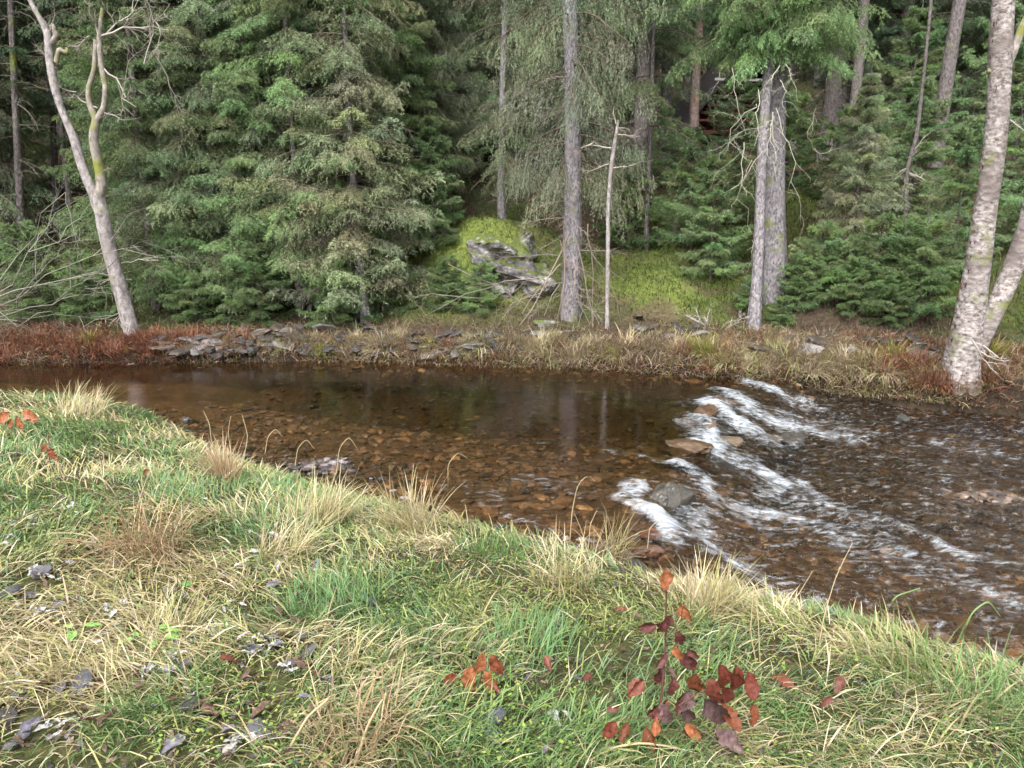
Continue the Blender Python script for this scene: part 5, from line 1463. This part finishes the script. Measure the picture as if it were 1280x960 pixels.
for (x, y, s, tl) in [(62, 565, 14, .2), (58, 560, 12, -.6), (66, 572, 10, .8)]:
    p = atY(x, y - s * .4, b[1] - .02); L_ = s / F * 5.2 * 1.1; leaf_mesh(m, p, (math.sin(tl), -.1, -math.cos(tl)), (0, -1, .3), L_, L_ * .6, np.array(cl['b']), .1, .3)
lf = m.build('leaves', M_LEAF, root); set_root(root, [st_, lf])
b = on_near(20, 545); root = thing('seedling', b, 'low orange-leaved seedling at the left border by the water', 'seedling')
m = MB(); P = resample([tuple(b), tuple(atY(20, 530, b[1])), tuple(atY(20, 520, b[1]))], 8); tubes(m, P, .003 * np.ones(8), 5, (.14, .07, .05)); st_ = m.build('stem', M_TWIG, root)
m = MB()
for (x, y, s, tl) in [(12, 520, 18, -1.0), (28, 518, 18, 1.1), (22, 524, 14, .3), (32, 524, 14, 1.3), (15, 526, 12, -.4)]:
    p = atY(x, y - s * .2, b[1] - .02); L_ = s / F * 6.5 * 1.1; leaf_mesh(m, p, (math.sin(tl), -.1, -math.cos(tl)), (0, -1, .3), L_, L_ * .6, np.array(cl['o']), .1, .3)
lf = m.build('leaves', M_LEAF, root); set_root(root, [st_, lf])

# broad green leaves, lower left
for (x, y, sp_, n, lb) in [(95, 800, .05, 3, 'broad-leaved green weed at the lower left, single leaf raised'), (192, 805, .08, 6, 'broad-leaved green weed with several bright leaves right of the first one')]:
    b = on_near(x, y + 8); root = thing('broad_leaved_weed', b, lb, 'weed'); m = MB(); ms_ = MB()
    for k in range(n):
        a = k * 2.4 + .3; p = np.array(b) + np.array((math.cos(a) * sp_ * RL.uniform(.3, 1), math.sin(a) * sp_ * RL.uniform(.3, 1), RL.uniform(.05, .09)))
        tubes(ms_, resample([tuple(b), tuple((b + p) / 2 + np.array((0, 0, .02))), tuple(p)], 6), .0014 * np.ones(6), 4, (.25, .36, .12))
        leaf_mesh(m, p, (math.cos(a), math.sin(a), .1), (0, 0, 1), RL.uniform(.05, .075), RL.uniform(.028, .04), np.array((.22, .40, .10)) * RL.uniform(.8, 1.2), .25, .15)
    s1_ = ms_.build('stems', M_GRASS, root); s2_ = m.build('leaves', M_LEAF, root); set_root(root, [s1_, s2_])
b = on_near(222, 785); root = thing('green_stemmed_plant', b, 'upright plant with thin dark green stems on the left of the bank', 'plant'); m = MB()
for (x, y) in [(195, 722), (203, 738), (222, 715), (228, 725), (250, 735), (232, 745), (213, 750), (240, 700)]:
    q = atY(x, y, b[1] + RL.uniform(-.08, .08)); P = resample([tuple(b), tuple((b + q) / 2 + np.array((0, 0, .02))), tuple(q)], 8); tubes(m, P, .0022 * (1.2 - .8 * np.linspace(0, 1, 8)), 5, (.07, .15, .05))
s1_ = m.build('stems', M_GRASS, root); m = MB()
p = atY(226, 730, b[1]); leaf_mesh(m, p, (.9, -.1, .1), (0, -.5, 1), .045, .028, (.08, .17, .04)); s2_ = m.build('leaf', M_LEAF, root); set_root(root, [s1_, s2_])

# fallen leaves
FL = {}
for nm, cs in {'brown': [(.11, .06, .045), (.08, .045, .035), (.14, .09, .07)], 'rust': [(.15, .05, .03), (.11, .038, .027)], 'pale': [(.42, .41, .41), (.33, .31, .30), (.50, .50, .50)], 'grey': [(.15, .14, .17), (.10, .095, .11)]}.items():
    FL[nm] = []
    for c in cs:
        m = MB(); leaf_mesh(m, (-.032, 0, 0), (1, 0, .0), (0, .1, 1), .066, .026 if nm == 'pale' else .034, c, RL.uniform(.1, .5), RL.uniform(-.3, .5)); o = m.build('fallen_leaf', M_LEAF); tag(o, nm, 'leaf'); FL[nm].append(Kind(o))


def put_leaf(px, py, nm, s, lb, grp=None, lift=.05):
    p = on_near(px, py); FL[nm][int(RL.integers(len(FL[nm])))].place((p[0], p[1], p[2] + lift), RL.uniform(0, 6.3), s, lb, grp, tilt=(RL.uniform(-.5, .5), RL.uniform(-.4, .4)))


for (x, y, s, lb) in [(578, 718, 1.1, 'red-brown leaf lying alone in the grass above the lower centre'), (684, 852, .9, 'rust leaf standing between the seedling and the red-leaved sapling'), (735, 868, .9, 'dark red leaf left of the red-leaved sapling'),
                      (790, 880, 1.0, 'maroon leaf with pale edge at the foot of the sapling'), (977, 872, 1.4, 'large red-brown leaf right of the sapling'), (1047, 878, 1.2, 'curled orange-brown leaf farthest right of the sapling'),
                      (1030, 900, .9, 'maroon leaf lying flat below the curled orange-brown one'), (617, 882, .8, 'small rust leaf below the seedling'), (777, 780, .9, 'rust leaf on the grass left of the sapling tip'), (796, 790, .6, 'tiny orange leaf next to the rust leaf'),
                      (905, 650, .0, ''), (765, 912, .8, 'dark red leaf low left of the sapling foot'), (185, 602, 1.1, 'small red leaf on the left bank below the pale tuft'), (288, 848, 1.0, 'pinkish-red leaf among pale leaves at the lower left')]:
    if s: put_leaf(x, y, 'rust', s, lb, lift=.08)
pats = [(330, 800), (335, 815), (320, 810), (318, 822), (40, 765), (50, 768), (60, 770), (115, 812), (25, 850), (75, 915), (60, 925), (305, 935), (290, 945), (130, 770), (340, 670), (330, 675), (350, 680), (15, 660), (30, 665), (45, 655), (75, 730), (48, 720), (60, 712), (145, 780),
        (215, 845), (225, 830), (180, 850), (690, 905), (265, 790), (290, 768), (310, 700), (350, 705), (165, 765), (20, 680), (115, 690), (85, 640), (245, 610), (260, 620), (360, 850), (240, 880)]
for (x, y) in pats:
    for _ in range(4):
        put_leaf(x + RL.normal(0, 9), y + RL.normal(0, 5), 'pale', RL.uniform(.45, 1.0), 'whitish dead leaf lying in the left part of the grassy bank', 'whitish dead leaves in the grass', .04)
for k in range(140):
    x = RL.uniform(0, 460) if RL.random() < .75 else RL.uniform(400, 1000); y = RL.uniform(700, 955)
    nm = 'brown' if RL.random() < .6 else 'grey'
    put_leaf(x, y, nm, RL.uniform(.7, 1.5), 'dark brown dead leaf lying low in the grass' if nm == 'brown' else 'slate-grey dead leaf lying low in the grass', 'dark dead leaves in the grass' if nm == 'brown' else 'grey dead leaves in the grass', .035)

# slate chips on the near bank
chips = []
for k in range(4):
    V, Fc = rock_arr(500 + k, (.05, .036, .014), 2, 9); m = MB(); m.add(V, Fc, [(.075, .077, .092), (.06, .06, .065), (.10, .097, .11), (.05, .045, .045)][k]); o = m.build('slate_chip', M_STONE, smooth=False); tag(o, 'chip', 'stone'); chips.append(Kind(o))
named = [((102, 862), 1.3, 'grey wedge-shaped stone in the lower left grass'), ((14, 745), 1.7, 'large dark grey stone at the left border'), ((50, 722), 1.3, 'blue-grey stone with white patches near the left border'), ((240, 888), 1.1, 'dark blue-green stone in the lower left'),
         ((620, 905), 1.0, 'dark stone below the seedling'), ((545, 895), .9, 'small blue-grey stone in the lower centre'), ((215, 742), .9, 'blue-grey stone behind the green-stemmed plant'), ((295, 790), 1.1, 'bluish upright stone beside the whitish leaves'),
         ((685, 798), 1.2, 'grey flat stone beside the blue-green tuft'), ((618, 928), 1.4, 'brownish-grey stone at the lower border centre'), ((325, 925), 1.6, 'angled slate slab with frosted edge at the lower border'), ((10, 905), 1.0, 'dark stone at the left border near the bottom')]
for k, ((x, y), s, lb) in enumerate(named):
    p = on_near(x, y); chips[k % 4].place((p[0], p[1], p[2] + .022), RL.uniform(0, 6), s * .78, lb, tilt=(RL.uniform(-.5, .5), RL.uniform(-.4, .4)))

# ------------------------------------------------------------------ light, camera, render settings
w = bpy.data.worlds.new('World'); sc.world = w; w.use_nodes = True
nt = w.node_tree; nt.nodes.clear()
EL, AZ = math.radians(52), math.radians(200)       # sun high, behind the camera to the left
sky = N(nt, 'ShaderNodeTexSky', sky_type='NISHITA'); sky.sun_disc = False; sky.sun_elevation = EL; sky.sun_rotation = AZ
sky.air_density = 1.0; sky.dust_density = 6.0; sky.ozone_density = 1.0
hs = N(nt, 'ShaderNodeHueSaturation'); hs.inputs['Saturation'].default_value = .25; L(nt, sky.outputs[0], hs.inputs['Color'])
bg = N(nt, 'ShaderNodeBackground'); bg.inputs[1].default_value = .15; L(nt, hs.outputs[0], bg.inputs[0])
wo = N(nt, 'ShaderNodeOutputWorld'); L(nt, bg.outputs[0], wo.inputs[0])
sl = bpy.data.lights.new('sun', 'SUN'); sl.energy = .9; sl.angle = math.radians(25); sl.color = (1, .98, .95)
so = bpy.data.objects.new('sun', sl); COL.objects.link(so)
so.rotation_euler = (PI / 2 - EL, 0, PI - AZ)

cam = bpy.data.cameras.new('camera'); co = bpy.data.objects.new('camera', cam); COL.objects.link(co)
cam.sensor_width = 36; cam.lens = F / 1280 * 36; cam.clip_end = 1000; cam.clip_start = .05
co.location = (0, 0, CH); co.rotation_euler = (PI / 2 - PITCH, 0, 0); sc.camera = co

vs = sc.view_settings; vs.view_transform = 'Standard'; vs.look = 'None'; vs.gamma = 1; vs.exposure = 1.4
sc.render.engine = 'CYCLES'
cy = sc.cycles; cy.max_bounces = 4; cy.use_adaptive_sampling = True; cy.adaptive_threshold = .025; cy.adaptive_min_samples = 16; cy.diffuse_bounces = 2; cy.glossy_bounces = 2; cy.transmission_bounces = 2; cy.transparent_max_bounces = 8
cy.caustics_reflective = False; cy.caustics_refractive = False; cy.use_denoising = True; cy.sample_clamp_indirect = 4.0
try:
    cy.denoiser = 'OPENIMAGEDENOISE'; cy.denoising_input_passes = 'RGB_ALBEDO_NORMAL'
except Exception:
    pass
print('objects', len(bpy.data.objects), 'tris', sum(len(m_.polygons) for m_ in bpy.data.meshes))
